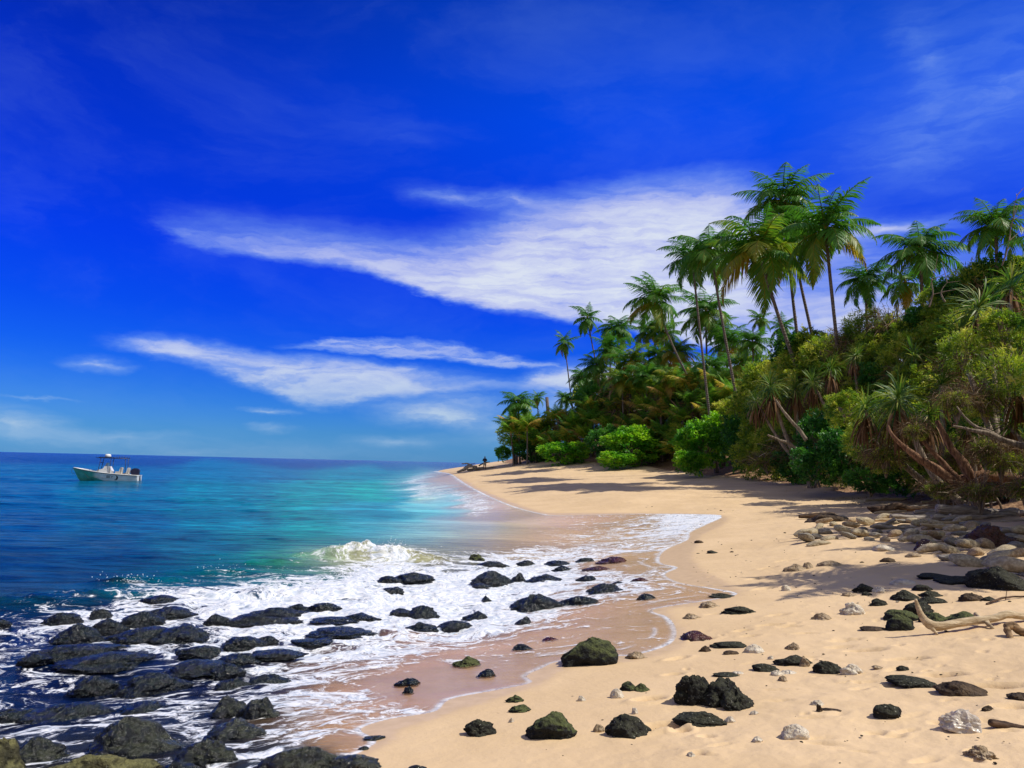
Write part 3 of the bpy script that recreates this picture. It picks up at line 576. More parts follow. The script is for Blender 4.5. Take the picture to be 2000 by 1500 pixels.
GS = 'black boulders washed by the surf'
SURF = [  # box in photograph pixels, material (w wet black, g wet with algae, a algae brown), label, options
 ((270, 1156, 350, 1176), 'w', 'low black rock farthest out to sea at the left, foam streaming off it', {}),
 ((285, 1173, 382, 1204), 'w', 'smooth black hump just shoreward of the outermost left rock, water sheeting over it', {}),
 ((180, 1183, 214, 1200), 'w', 'small black knob between two humps at the seaward edge of the left rocks', {}),
 ((88, 1188, 152, 1212), 'w', 'wedge shaped black rock, leftmost in the outer line of surf boulders', {}),
 ((235, 1182, 318, 1218), 'w', 'round topped black boulder crowning the long dark ridge at left', {}),
 ((110, 1204, 200, 1248), 'w', 'broad black boulder at the left end of the long dark ridge', {}),
 ((180, 1196, 250, 1230), 'w', 'half drowned rock filling the middle of the dark ridge behind its front boulders', {}),
 ((222, 1212, 335, 1249), 'w', 'long black boulder in the centre of the dark ridge, foam along its foot', {}),
 ((298, 1205, 422, 1249), 'w', 'glistening black boulder at the right end of the long dark ridge', {}),
 ((-30, 1203, 12, 1220), 'w', 'black rock cut off by the left edge of the picture, upper of two', {}),
 ((392, 1190, 450, 1215), 'w', 'low dark tail rock at the left end of the second long ridge', {}),
 ((428, 1192, 590, 1217), 'w', 'long low black boulder stretched along the front of the second ridge', {'dr': .5}),
 ((465, 1177, 612, 1203), 'w', 'smooth backed black boulder forming the crest of the second ridge', {'dr': .5}),
 ((553, 1171, 612, 1192), 'w', 'pointed black rock rising behind the crest of the second ridge', {}),
 ((598, 1168, 668, 1190), 'w', 'peaked black rock standing alone in white foam right of the second ridge', {}),
 ((605, 1200, 702, 1217), 'w', 'flat black rock left of a pair, foam lapping across it', {}),
 ((655, 1188, 745, 1211), 'w', 'arched black rock right of a pair, behind the flat one', {}),
 ((596, 1215, 736, 1243), 'w', 'wide gleaming black boulder with steep right side in the middle of the foam', {}),
 ((570, 1243, 652, 1259), 'w', 'small low black rock just in front of the wide gleaming boulder', {}),
 ((618, 1242, 650, 1250), 'w', 'tiny dark rock touching the small low one before the wide boulder', {'sub': 3}),
 ((752, 1185, 812, 1200), 'w', 'low left shoulder rock beside the humpbacked rock in mid foam', {}),
 ((785, 1175, 862, 1205), 'w', 'humpbacked black rock in mid foam with a steep right end', {'skew': .5}),
 ((728, 1141, 802, 1162), 'w', 'black rock in open white water, nearer of two that lean right', {'skew': .3}),
 ((730, 1120, 790, 1136), 'w', 'left half of the far twin rocks in white water', {}),
 ((762, 1113, 856, 1135), 'w', 'right and longer half of the far twin rocks in white water', {}),
 ((790, 1211, 860, 1231), 'w', 'dark awash rock left of the round low boulder, water still running off', {}),
 ((848, 1208, 930, 1228), 'w', 'long awash boulder behind the round low one, left of the small domed rock', {}),
 ((901, 1189, 967, 1210), 'w', 'oval black rock alone in foam between the big boulder and the humpback', {}),
 ((935, 1160, 962, 1173), 'w', 'small round black rock alone in foam left of the big boulder', {'sub': 3}),
 ((422, 1230, 522, 1262), 'w', 'domed black boulder with a long right slope below the second ridge', {}),
 ((500, 1236, 545, 1252), 'w', 'half hidden rock trailing from the domed boulder', {}),
 ((418, 1262, 505, 1296), 'w', 'knobbly wet boulder in the row under the domed one', {}),
 ((485, 1262, 598, 1287), 'w', 'flat awash boulder stretching right from the knobbly one', {}),
 ((342, 1254, 425, 1278), 'w', 'low wet rock between the long dark ridge and the knobbly boulder', {}),
 ((312, 1277, 458, 1317), 'w', 'broad green black boulder in the centre of the left rocks', {}),
 ((400, 1284, 475, 1316), 'w', 'dark boulder wedged at the right shoulder of the broad central one', {}),
 ((415, 1312, 495, 1346), 'w', 'left one of two joined humps with foam drawn round them', {}),
 ((470, 1301, 565, 1342), 'w', 'right and higher one of two joined humps with foam drawn round them', {}),
 ((60, 1254, 222, 1279), 'w', 'long flat drowned boulder near the left edge', {'dr': .5}),
 ((42, 1271, 92, 1289), 'w', 'small glinting rock off the left end of the long flat drowned boulder', {}),
 ((130, 1267, 285, 1304), 'w', 'wide glinting boulder with blue water draining off its back, left centre', {}),
 ((142, 1310, 232, 1347), 'w', 'half sunk boulder left of the big glinting one', {}),
 ((218, 1296, 362, 1354), 'w', 'big glinting boulder with a rounded right end at left centre', {}),
 ((56, 1361, 205, 1414), 'w', 'large smooth black boulder ringed with foam at lower left', {}),
 ((230, 1359, 342, 1397), 'w', 'egg shaped wet boulder ringed with foam, right of the large smooth one', {}),
 ((-40, 1378, 72, 1420), 'w', 'black boulder against the left edge with a foam trail, lower of two', {}),
 ((168, 1397, 348, 1482), 'g', 'tall pyramid shaped boulder with brown green crest at lower left', {'sub': 5, 'skew': -.25}),
 ((24, 1444, 120, 1494), 'g', 'dark rough boulder low at the left, behind the olive ones in the corner', {}),
 ((-60, 1446, 38, 1530), 'a', 'olive brown algae covered rock in the bottom left corner', {'sub': 5}),
 ((50, 1470, 285, 1540), 'a', 'wide olive boulder along the bottom edge next to the corner rock', {'sub': 5, 'dr': .5}),
 ((398, 1352, 490, 1405), 'g', 'left half of the twin topped boulder beside the sandy wash', {'sub': 5}),
 ((462, 1352, 552, 1408), 'g', 'right half of the twin topped boulder beside the sandy wash', {'sub': 5}),
 ((404, 1398, 525, 1448), 'g', 'squat dark boulder directly below the twin topped one', {'sub': 5}),
 ((345, 1440, 470, 1500), 'g', 'submerged dark slab at the bottom with a net of foam over it', {}),
 ((285, 1468, 400, 1530), 'w', 'submerged dark slab on the bottom edge right of the olive boulder', {}),
 ((492, 1450, 668, 1520), 'g', 'flat weedy ledge where the brown water pours over at the bottom', {'sub': 5, 'dr': .6}),
 ((628, 1468, 750, 1512), 'g', 'dark weedy ledge running out onto the dry sand at the bottom', {'sub': 5}),
 ((770, 1488, 850, 1520), 'g', 'tip of a weedy rock poking from the sand at the bottom edge', {}),
 ((907, 1074, 949, 1095), 'm', 'green topped rock, farthest boulder in the clear water by the wash', {'skew': .4}),
 ((922, 1089, 998, 1108), 'w', 'dark dome just in front of the green topped rock', {}),
 ((1005, 1090, 1055, 1105), 'w', 'small dark dome between the first dome and the overwashed pair', {}),
 ((1052, 1091, 1128, 1106), 'w', 'overwashed blue black rock in the far row of the right cluster', {}),
 ((1122, 1085, 1168, 1099), 'w', 'small peak left of the brown backed rock at the edge of the wash', {}),
 ((1160, 1082, 1238, 1101), 'b', 'brown backed double rock, last of the far row towards the beach', {}),
 ((1070, 1101, 1124, 1117), 'w', 'flat blue black rock under the overwashed one', {}),
 ((913, 1106, 1015, 1141), 'w', 'wide smooth boulder with water veils at the left of the right cluster', {}),
 ((996, 1114, 1034, 1134), 'w', 'knob at the left end of the craggy long boulder', {}),
 ((1015, 1115, 1125, 1142), 'w', 'craggy long boulder in the middle of the right cluster', {}),
 ((1135, 1102, 1202, 1116), 'b', 'flat reddish brown rock in the thin wash', {}),
 ((1122, 1119, 1178, 1137), 'w', 'upper rock of the slanting pair at the right of the cluster', {}),
 ((1142, 1133, 1228, 1160), 'w', 'lower and longer rock of the slanting pair at the right of the cluster', {}),
 ((1148, 1149, 1178, 1162), 'w', 'small rock tucked under the slanting pair', {'sub': 3}),
 ((1230, 1126, 1275, 1137), 'b', 'thin flat rock lying on wet sand right of the cluster', {}),
 ((1193, 1133, 1222, 1141), 'w', 'tiny dark rock in the thin wash beside the slanting pair', {'sub': 3}),
 ((1238, 1155, 1284, 1173), 'w', 'small shiny rock nearest the dry beach in the surf', {}),
 ((986, 1147, 1118, 1198), 'w', 'biggest black boulder of the surf, broad based with a rounded peak', {'sub': 5, 'skew': -.2}),
 ((1080, 1156, 1195, 1185), 'w', 'long sloping boulder leaning on the right of the biggest one', {}),
 ((1000, 1197, 1044, 1221), 'w', 'small domed rock standing in foam in front of the biggest boulder', {}),
 ((918, 1136, 962, 1147), 'w', 'sliver of dark rock in foam under the smooth veiled boulder', {'sub': 3}),
 ((995, 1254, 1048, 1272), 'w', 'shiny rock in the sandy swash left of the big mossy boulder', {}),
 ((1055, 1242, 1092, 1253), 'b', 'barely awash flat rock in the sandy swash behind the shiny one', {'sub': 3}),
 ((878, 1276, 945, 1304), 'm', 'olive capped rock in the swash, left of a smaller dark one', {}),
 ((926, 1300, 971, 1324), 'w', 'small dark rock with a curl of foam beside the olive capped one', {}),
 ((768, 1318, 826, 1342), 'w', 'ragged dark weed clump on the wet pink sand, upper part', {'rough': 1.8}),
 ((785, 1336, 812, 1356), 'w', 'ragged dark weed clump on the wet pink sand, small lower part', {'rough': 1.8}),
]
MM = {'w': M_WET, 'g': M_WETG, 'a': M_ALGAE, 'm': M_MOSSY, 'b': M_RED, 'd': M_DARK, 'o': M_BROWN, 'c': M_CORAL, 't': M_TAN}
for bx, mk, lb, op in SURF:
    op.setdefault('sink', (.34 if bx[0] < 700 else .14) if mk in 'wb' else .16); op.setdefault('peak', .5); op['flat'] = .78 if (bx[0] < 700 and mk == 'w') else .92; op.setdefault('rough', 1.25); op.setdefault('sub', 5); add_rock(bx, MM[mk], 'surf_boulder', lb, 'boulder', GS, **op)

GB = 'rocks lying on the dry sand'
BEACH = [
 ((1098, 1234, 1205, 1302), 'm', 'large mossy boulder at the swash line, green top and blue black flank', {'sub': 5, 'blocky': .5, 'rough': .7, 'skew': .15}),
 ((1028, 1383, 1129, 1447), 'm', 'olive mossy boulder in front, lumpy and squarish', {'sub': 5, 'blocky': .4, 'rough': .9}),
 ((1179, 1392, 1268, 1442), 'd', 'black rounded boulder speckled with barnacles beside footprints', {'sub': 5, 'rough': .8, 'skew': -.2}),
 ((1318, 1318, 1467, 1390), 'd', 'largest black lava clump on the dry sand, knobbly and double', {'sub': 5, 'rough': 1.1, 'freq': 1.6, 'lobes': [(-.42, .25, .58, .7, 1.0), (.1, .15, .5, .7, .95), (.52, -.2, .46, .75, .8), (.3, .5, .4, .5, .85)]}),
 ((907, 1402, 969, 1440), 'd', 'mottled grey rock with ragged edge, leftmost on the dry sand', {'sub': 5, 'rough': 1.3}),
 ((1320, 1389, 1419, 1422), 'd', 'long curved black rock with white specks in front of the double lava clump', {'sub': 5, 'skew': .3}),
 ((1320, 1230, 1388, 1253), 'b', 'dark red brown rock at the edge of the swash', {}),
 ((1392, 1250, 1459, 1268), 'd', 'flat black rock with a thin left tail beside the red brown one', {'skew': .5}),
 ((1472, 1296, 1522, 1313), 'd', 'oval black rock behind a strip of white coral', {}),
 ((1516, 1278, 1580, 1301), 'd', 'black rock with a coral lump on its right shoulder', {}),
 ((1594, 1292, 1645, 1314), 'd', 'dark slanting rock left of a small white coral', {'skew': -.3}),
 ((1396, 1312, 1445, 1324), 'd', 'thin flat black rock just behind the double lava clump', {}),
 ((1414, 1270, 1442, 1279), 'o', 'small brown flake under the flat black tailed rock', {'sub': 3}),
 ((1710, 1375, 1752, 1403), 'd', 'sharp edged black rock alone in the right foreground', {'blocky': .6}),
 ((1744, 1323, 1819, 1342), 'd', 'long flat olive black rock in the right foreground', {}),
 ((1841, 1334, 1915, 1359), 'o', 'long brown and black rock slanting down to the right', {'skew': -.4}),
 ((1669, 1139, 1703, 1156), 'd', 'small faceted dark rock in open sand above the right middle', {'blocky': .5}),
 ((1685, 1155, 1701, 1162), 'd', 'pebble sized dark rock touching the faceted one', {'sub': 3}),
 ((1701, 1169, 1729, 1183), 'd', 'small pyramid shaped black rock in open sand', {}),
 ((1744, 1153, 1790, 1172), 'd', 'shaded black rock where the leaf shadows begin', {}),
 ((1784, 1142, 1818, 1154), 'd', 'thin shaded black rock above the leaf shadow edge', {'sub': 3}),
 ((1801, 1155, 1838, 1167), 'd', 'shaded flat rock behind the driftwood tip, upper of two', {}),
 ((1796, 1166, 1842, 1179), 'd', 'shaded flat rock behind the driftwood tip, lower of two', {}),
 ((1772, 1175, 1818, 1198), 'd', 'black block directly behind the upright driftwood tip', {'blocky': .5}),
 ((1731, 1192, 1787, 1212), 'm', 'green topped rock left of the driftwood, upper of a touching pair', {'blocky': .4}),
 ((1736, 1201, 1782, 1232), 'm', 'dark green rock left of the driftwood, lower of a touching pair', {}),
 ((1804, 1198, 1849, 1216), 'm', 'streaked olive rock framed in the fork of the driftwood', {}),
 ((1860, 1196, 1906, 1215), 'm', 'rounded olive rock behind the driftwood with coral at its foot', {}),
 ((1880, 1160, 1914, 1174), 'o', 'grey brown rock alone in the deep shade', {}),
 ((1922, 1166, 1944, 1175), 'd', 'small black rock in the shade next to the thin twig', {'sub': 3}),
 ((1908, 1111, 1998, 1154), 'd', 'big black boulder in shade below the cobble bank', {'sub': 5, 'blocky': .4}),
 ((1838, 1127, 1918, 1143), 'd', 'flat dark slab left of the big shaded boulder', {}),
 ((1800, 1120, 1860, 1131), 'd', 'thin dark slab at the top of the leaf shadow', {'sub': 3}),
 ((1384, 1158, 1444, 1169), 'd', 'flat black flake above the tongue of swash', {'rough': 1.6}),
 ((1414, 1182, 1482, 1201), 'd', 'ragged flat patch of black rock in the middle of the beach', {'rough': 1.8}),
 ((1212, 1331, 1267, 1353), 'm', 'low olive double rock near the swash', {'lobes': [(-.4, .2, .6, .7, 1), (.4, -.1, .6, .8, 1)]}),
 ((987, 1356, 1023, 1373), 'm', 'small ragged weedy rock, upper of two by the swash edge', {'rough': 1.7}),
 ((992, 1374, 1036, 1393), 'm', 'small ragged weedy rock, lower of two by the swash edge', {'rough': 1.7}),
 ((1366, 1260, 1388, 1274), 'o', 'tiny brown pointed rock left of the flat flake', {'sub': 3}),
 ((1919, 1380, 1940, 1391), 'o', 'small brown ragged lump behind the crumpled plastic', {'rough': 1.6, 'sub': 3}),
 ((1754, 1301, 1772, 1309), 'd', 'pebble sized black rock above the long flat olive one', {'sub': 3}),
 ((1978, 1356, 2020, 1368), 'o', 'flat brown rock cut by the right edge of the picture', {}),
 ((1687, 1224, 1730, 1233), 'o', 'thin brown sliver lying left of the driftwood shadow', {'sub': 3}),
 ((1380, 1074, 1404, 1081), 'd', 'small black flake near the far lobe of foam', {'sub': 3}),
 ((1356, 1054, 1374, 1061), 'o', 'small brown rock highest up beside the foam lobe', {'sub': 3}),
 ((710, 1436, 752, 1448), 'g', 'thin strip of black weedy rock at the foam edge by the bottom', {'rough': 1.8}),
 ((700, 1456, 720, 1466), 'g', 'tiny weedy rock below the thin strip at the foam edge', {'sub': 3}),
]
for bx, mk, lb, op in BEACH:
    op['flat'] = .88; add_rock(bx, MM[mk], 'beach_rock', lb, 'rock', GB, hf=height, **op)
GC = 'bleached coral lumps on the sand'
CORALS = [
 ((1529, 1418, 1577, 1443), 'c', 'squarish white coral stone, brightest in the foreground', {'blocky': .6, 'rough': .7}),
 ((1645, 1179, 1688, 1201), 'c', 'crinkled white coral in mid beach', {'rough': 1.4}),
 ((1532, 1102, 1580, 1119), 't', 'long pale coral with a brown knob behind', {}),
 ((1565, 1098, 1590, 1113), 't', 'brown knob of coral leaning on the long pale one', {'sub': 3}),
 ((1600, 1096, 1650, 1109), 't', 'tan spindle shaped coral alone on the upper beach', {'rough': .7}),
 ((1456, 1259, 1493, 1276), 'c', 'white rounded coral below the flat black tailed rock', {'rough': .7}),
 ((1192, 1345, 1219, 1365), 'c', 'white ball of coral near the swash', {'rough': .5}),
 ((1362, 1174, 1409, 1188), 't', 'porous tan coral strip beside the swash tongue', {'rough': 1.6}),
 ((1331, 1198, 1370, 1210), 't', 'greenish flat coral nearest the swash', {'rough': 1.3}),
 ((1526, 1143, 1545, 1154), 'c', 'small white coral in the upper middle sand', {'sub': 3}),
 ((1588, 1198, 1622, 1211), 't', 'brown and white flat coral in mid beach', {}),
 ((1536, 1256, 1566, 1269), 't', 'spiky brown coral above the coral shouldered rock', {'rough': 1.8}),
 ((1646, 1299, 1682, 1316), 'c', 'white knobbly coral beside the dark slanting rock', {'rough': 1.5}),
 ((1506, 1310, 1532, 1321), 'c', 'left piece of the white coral strip', {'sub': 3}),
 ((1528, 1309, 1556, 1317), 'c', 'right piece of the white coral strip', {'sub': 3}),
 ((1521, 1321, 1540, 1331), 't', 'tan pebble of coral under the white strip', {'sub': 3}),
 ((1222, 1272, 1264, 1288), 't', 'rough tan coral right of the large mossy boulder', {'rough': 1.7}),
 ((1894, 1463, 1940, 1483), 't', 'ribbed brown coral near the bottom right corner', {'rough': 1.6, 'sub': 5, 'freq': 2}),
 ((1159, 1414, 1180, 1429), 't', 'small tan pebble left of the barnacled black boulder', {'sub': 3}),
 ((1232, 1382, 1247, 1396), 'c', 'small white shell piece behind the barnacled black boulder', {'sub': 3}),
 ((1469, 1439, 1489, 1449), 'c', 'small cream pebble left of the squarish white stone', {'sub': 3}),
 ((1342, 1469, 1358, 1481), 'c', 'white crumb of coral at the bottom centre right', {'sub': 3}),
 ((1126, 1359, 1145, 1371), 'c', 'white crumb of coral above the olive mossy boulder', {'sub': 3}),
 ((993, 1402, 1004, 1412), 'c', 'tiny white shell between the mottled rock and the mossy boulder', {'sub': 3}),
 ((1416, 1400, 1436, 1411), 'c', 'cream chip right of the long curved black rock', {'sub': 3}),
 ((1466, 1388, 1482, 1396), 'c', 'white chip right of the double lava clump', {'sub': 3}),
 ((1585, 1369, 1610, 1382), 'c', 'white coral piece balanced on the brown stub', {'rough': 1.2}),
 ((1594, 1376, 1608, 1394), 'o', 'brown stub under the white coral piece', {'rough': 1.5}),
 ((1430, 1311, 1452, 1318), 'c', 'thin white chip behind the double lava clump', {'sub': 3}),
 ((1606, 1385, 1652, 1393), 'o', 'thin brown sliver right of the coral on its stub', {'sub': 3}),
 ((1500, 1281, 1512, 1288), 'c', 'tiny white bead left of the coral shouldered rock', {'sub': 3}),
 ((1705, 1300, 1722, 1305), 't', 'small cream pebble on the right of the white knobbly coral', {'sub': 3}),
 ((1561, 1283, 1580, 1302), 't', 'crumbly coral stuck to the coral shouldered rock', {'rough': 1.7}),
 ((1706, 1064, 1742, 1075), 'c', 'flat white stone nearest the cobble bank, left of it', {'sub': 3}),
 ((1722, 1090, 1748, 1097), 'o', 'small dark oval stone in open sand below the cobbles', {'sub': 3}),
 ((1744, 1132, 1784, 1142), 'c', 'long buried cream stone in the upper right sand', {'rough': .5}),
 ((1772, 1080, 1796, 1087), 't', 'small half buried stone below the cobbles', {'sub': 3}),
 ((1706, 1147, 1730, 1156), 'c', 'cream stone flush with the sand right of the faceted rock', {'rough': .5, 'sub': 3}),
 ((1648, 1157, 1672, 1164), 't', 'tan flake left of the faceted dark rock', {'sub': 3}),
 ((1610, 1096, 1618, 1101), 't', 'speck of coral on the tan spindle', {'sub': 2}),
]
for bx, mk, lb, op in CORALS:
    add_rock(bx, MM[mk], 'coral_stone', lb, 'coral', GC, hf=height, **op)
# crumbs: too small and alike to tell apart
rs = np.random.RandomState(12)
CR = [link_ for link_ in []]
crumb_me = []
for k in range(5):
    P, Fc = rock_arrays(900 + k, 1, .75, .5, 2, rough=1.5); crumb_me.append((P, Fc))
cm = [mesh('coral_crumb', P, Fc, [M_DARK, M_BROWN, M_TAN, M_CORAL, M_BROWN][k]) for k, (P, Fc) in enumerate(crumb_me)]
zones = [(1340, 1040, 1620, 1170, 60), (1420, 1170, 1700, 1300, 34), (1560, 1070, 1760, 1180, 26), (1480, 1330, 1990, 1490, 30), (900, 1345, 1320, 1480, 14), (1830, 1150, 1990, 1180, 10), (1250, 985, 1500, 1010, 10), (1650, 1230, 1990, 1330, 22)]
for (x0, y0, x1, y1, nn) in zones:
    for k in range(nn):
        px = rs.uniform(x0, x1); py = rs.uniform(y0, y1); p = march(px, py, height)
        if float(sdist(np.array([p[0]]), np.array([p[1]]), SWASH)[0]) < 0.25: continue
        dd = math.hypot(p[0], p[1]); s_ = rs.choice([1.3, 1.9, 2.8, 4.0], p=[.4, .35, .18, .07]) * dd / F
        dk = k % 5 if rs.rand() < .75 else 0
        o = link('coral_crumb', cm[dk], loc=p, rot=(0, 0, rs.uniform(0, 6)), scale=(s_, s_, s_ * rs.uniform(.5, 1)))
        tag(o, ['tiny black crumb of rock lying on the open sand', 'tiny brown crumb of coral lying on the open sand', 'tiny tan crumb of coral lying on the open sand', 'tiny white crumb of coral lying on the open sand', 'tiny brown crumb of coral lying on the open sand'][dk], 'crumb', 'tiny crumbs of rock and coral strewn over the beach')

# ---------------------------------------------------------------- cobble bank under the bushes
def cobble_mesh(k):
    rs = np.random.RandomState(700 + k)
    a, b, c = [(1, .42, .34), (1, .6, .42), (1, .75, .5), (1, .36, .3), (1, .55, .36), (1, .8, .6)][k]
    P, Fc = rock_arrays(700 + k, a, b, c, 4, rough=0.42, blocky=.15, freq=.8); return mesh('cobble', P, Fc, [M_CREAM, M_CREAM, M_GREYC, M_PINKC, M_GREYC, M_PINKC][k])
COB = [cobble_mesh(k) for k in range(6)]
BANK = [(1552, 1060), (1580, 1038), (1625, 1016), (1690, 1004), (1760, 1000), (1860, 1010), (1940, 1030), (2030, 1050), (2040, 1128), (1990, 1130), (1930, 1118), (1885, 1112), (1850, 1096), (1800, 1072), (1755, 1062), (1712, 1064), (1680, 1050), (1640, 1058), (1600, 1068)]
def in_poly(x, y, P): return bool(inside(np.array([x], float), np.array([y], float), P)[0])
pts = []
rs = np.random.RandomState(5)
for t in range(6000):
    x = rs.uniform(1545, 2040); y = rs.uniform(1000, 1135)
    if not in_poly(x, y, BANK) or y < 1016: continue
    sep = 13 + (y - 1000) * 0.16 + max(x - 1850, 0) * 0.03
    if all(abs(x - q[0]) / 1.9 > sep * .62 or abs(y - q[1]) * 1.6 > sep * .62 or math.hypot((x - q[0]) / 1.9, (y - q[1]) * 1.6) > sep * .62 for q in pts): pts.append((x, y))
pts.sort()
zone_n = {}
shape_w = ['long slender', 'smooth oval', 'plump', 'thin cigar shaped', 'flattish', 'round']
def ordw(i):
    return {1: 'first', 2: 'second', 3: 'third'}.get(i, '%d%s' % (i, 'th' if 10 <= i % 100 <= 20 else {1: 'st', 2: 'nd', 3: 'rd'}.get(i % 10, 'th')))
for i, (x, y) in enumerate(pts):
    p = march(x, y, height); dd = math.hypot(p[0], p[1]); k = int(rs.choice(6, p=[.26, .24, .16, .14, .12, .08]))
    w = (15 + (y - 1000) * 0.12 + max(x - 1840, 0) * 0.02) * rs.uniform(.75, 1.3) * dd / F
    if k in (2, 5): w *= .68
    w *= .86
    edge_ = not in_poly(x, y + 14, BANK)
    zn = 'along the lower bank edge' if edge_ else ('at the left bank tip' if x < 1640 else ('under the grey driftwood' if y < 1035 else ('in the shaded bank middle' if x < 1850 else 'above the big black boulder')))
    key = (zn, k); zone_n[key] = zone_n.get(key, 0) + 1
    col_ = ['cream', 'cream', 'grey', 'buff', 'grey', 'buff'][k]
    o = link('cobble', COB[k], loc=(p[0], p[1], p[2] + w * rs.uniform(.05, .55)), rot=(rs.uniform(-.25, .25), rs.uniform(-.35, .35), rs.uniform(-.6, .9)), scale=(w, w * rs.uniform(.85, 1.2), w * rs.uniform(.85, 1.15)))
    tag(o, '%s %s cobble, %s from left %s' % (shape_w[k], col_, ordw(zone_n[key]), zn), 'cobble', 'pale cobbles heaped under the bushes')
BANKDONE = True
for bx, lb in [((1580, 1002, 1662, 1022), 'dark log shaped stone lying at the top left of the cobble bank'), ((1788, 1055, 1822, 1074), 'red brown porous stone on the lower edge of the cobble bank')]:
    add_rock(bx, M_RED if 'red' in lb else M_BROWN, 'bank_stone', lb, 'stone', hf=height)
add_rock((1885, 1032, 1972, 1068), M_RED, 'root_ball', 'dark red brown matted root ball lying on the cobbles at the right', 'root ball', hf=height, sub=5, rough=1.4)

# ================================================================ PLANTS
def mat_leaf(name, stops, trans=0.35, rough=0.45, spec=0.4):
    m, n = material(name); t = n.attr('tint'); P = objc(n)
    oi = n.new('ShaderNodeObjectInfo')
    t = n.math('ADD', t, n.math('MULTIPLY', n.math('SUBTRACT', oi.outputs['Random'], 0.5), 0.12), clamp=True)
    c = n.ramp(t, stops)
    a = princ(n, c, rough, None, spec)
    tr = n.new('ShaderNodeBsdfTranslucent'); n.put(tr.inputs[0], n.mix(0.5, c, n.mix(1.0, c, (1.9, 2.1, 0.7), 'MULTIPLY')))
    mx = n.new('ShaderNodeMixShader'); mx.inputs[0].default_value = trans; n.l.new(a, mx.inputs[1]); n.l.new(tr.outputs[0], mx.inputs[2])
    finish(n, mx.outputs[0]); return m
M_PALM = mat_leaf('palm_frond', [(0, (0.028, 0.12, 0.020)), (0.35, (0.085, 0.24, 0.024)), (0.6, (0.24, 0.26, 0.02)), (0.8, (0.46, 0.31, 0.035)), (1.0, (0.27, 0.15, 0.055))], 0.42)
M_LOWPALM = mat_leaf('young_palm_frond', [(0, (0.05, 0.17, 0.028)), (0.35, (0.17, 0.34, 0.032)), (0.6, (0.44, 0.46, 0.045)), (0.8, (0.60, 0.42, 0.09)), (1.0, (0.46, 0.28, 0.13))], 0.5)
M_BRIGHT = mat_leaf('bright_shrub_leaf', [(0, (0.04, 0.19, 0.014)), (0.5, (0.14, 0.36, 0.018)), (1.0, (0.36, 0.55, 0.03))], 0.48)
M_DKGRN = mat_leaf('dark_shrub_leaf', [(0, (0.014, 0.085, 0.018)), (0.5, (0.034, 0.16, 0.020)), (1.0, (0.10, 0.28, 0.022))], 0.3)
M_OLIVE = mat_leaf('olive_shrub_leaf', [(0, (0.06, 0.14, 0.018)), (0.4, (0.20, 0.30, 0.026)), (0.75, (0.38, 0.43, 0.036)), (1.0, (0.55, 0.50, 0.11))], 0.48)
M_DRY = mat_leaf('dry_tangle', [(0, (0.050, 0.036, 0.022)), (0.5, (0.15, 0.092, 0.045)), (0.8, (0.32, 0.20, 0.09)), (1.0, (0.60, 0.50, 0.33))], 0.1, 0.7, 0.2)
M_PAND = mat_leaf('pandanus_leaf', [(0, (0.020, 0.085, 0.022)), (0.5, (0.095, 0.18, 0.026)), (0.8, (0.26, 0.30, 0.045)), (1.0, (0.48, 0.44, 0.17))], 0.36, 0.5, 0.3)
M_SKIRT = mat_leaf('dead_pandanus_leaf', [(0, (0.075, 0.040, 0.018)), (0.6, (0.20, 0.10, 0.040)), (1.0, (0.42, 0.28, 0.15))], 0.2, 0.7, 0.2)
def mat_bark(name, a, b, ring=0.0, long_=6.0, ax=2):
    m, n = material(name); P = objc(n)
    s1 = n.noise(n.mapping(P, scale=(long_, long_, 1.0) if ax == 2 else (1.0, long_ * 1.6, long_ * 2.2)), 3, 5, 0.65); s2 = n.noise(P, 30, 4, 0.6)
    c = n.mix(n.mr(s1, 0.35, 0.68), a, b); h = n.math('ADD', s1, n.math('MULTIPLY', s2, 0.3))
    if ring > 0:
        w = n.new('ShaderNodeTexWave', wave_type='BANDS', bands_direction='Z'); n.put(w.inputs[0], P); w.inputs['Scale'].default_value = 1.7; w.inputs['Distortion'].default_value = 1.5
        h = n.math('ADD', h, n.math('MULTIPLY', w.outputs['Fac'], ring))
        c = n.mix(n.math('MULTIPLY', n.mr(w.outputs['Fac'], 0.0, 0.25, 1, 0), 0.5), c, a)
    finish(n, princ(n, c, 0.85, n.bump(h, 0.7, 0.04), 0.2)); return m
M_PTRUNK = mat_bark('palm_trunk', (0.085, 0.065, 0.055), (0.24, 0.20, 0.17), 0.8)
M_BARK = mat_bark('reddish_trunk', (0.085, 0.040, 0.022), (0.30, 0.165, 0.09))
M_GREYBARK = mat_bark('grey_branch', (0.12, 0.09, 0.065), (0.36, 0.29, 0.21))
M_DRIFT = mat_bark('sunbleached_driftwood', (0.30, 0.22, 0.125), (0.56, 0.45, 0.29), 0, 3.0, 0)
M_GDRIFT = mat_bark('grey_driftwood', (0.17, 0.145, 0.125), (0.42, 0.37, 0.32), 0, 3.0, 0)
M_BDRIFT = mat_bark('dark_driftwood', (0.025, 0.015, 0.010), (0.13, 0.08, 0.05), 0, 3.0, 0)
m_, n_ = material('coconut_husk'); finish(n_, princ(n_, n_.mix(n_.mr(n_.noise(objc(n_), 6, 3), .4, .6), (0.07, 0.05, 0.015), (0.16, 0.13, 0.03)), 0.6)); M_NUT = m_

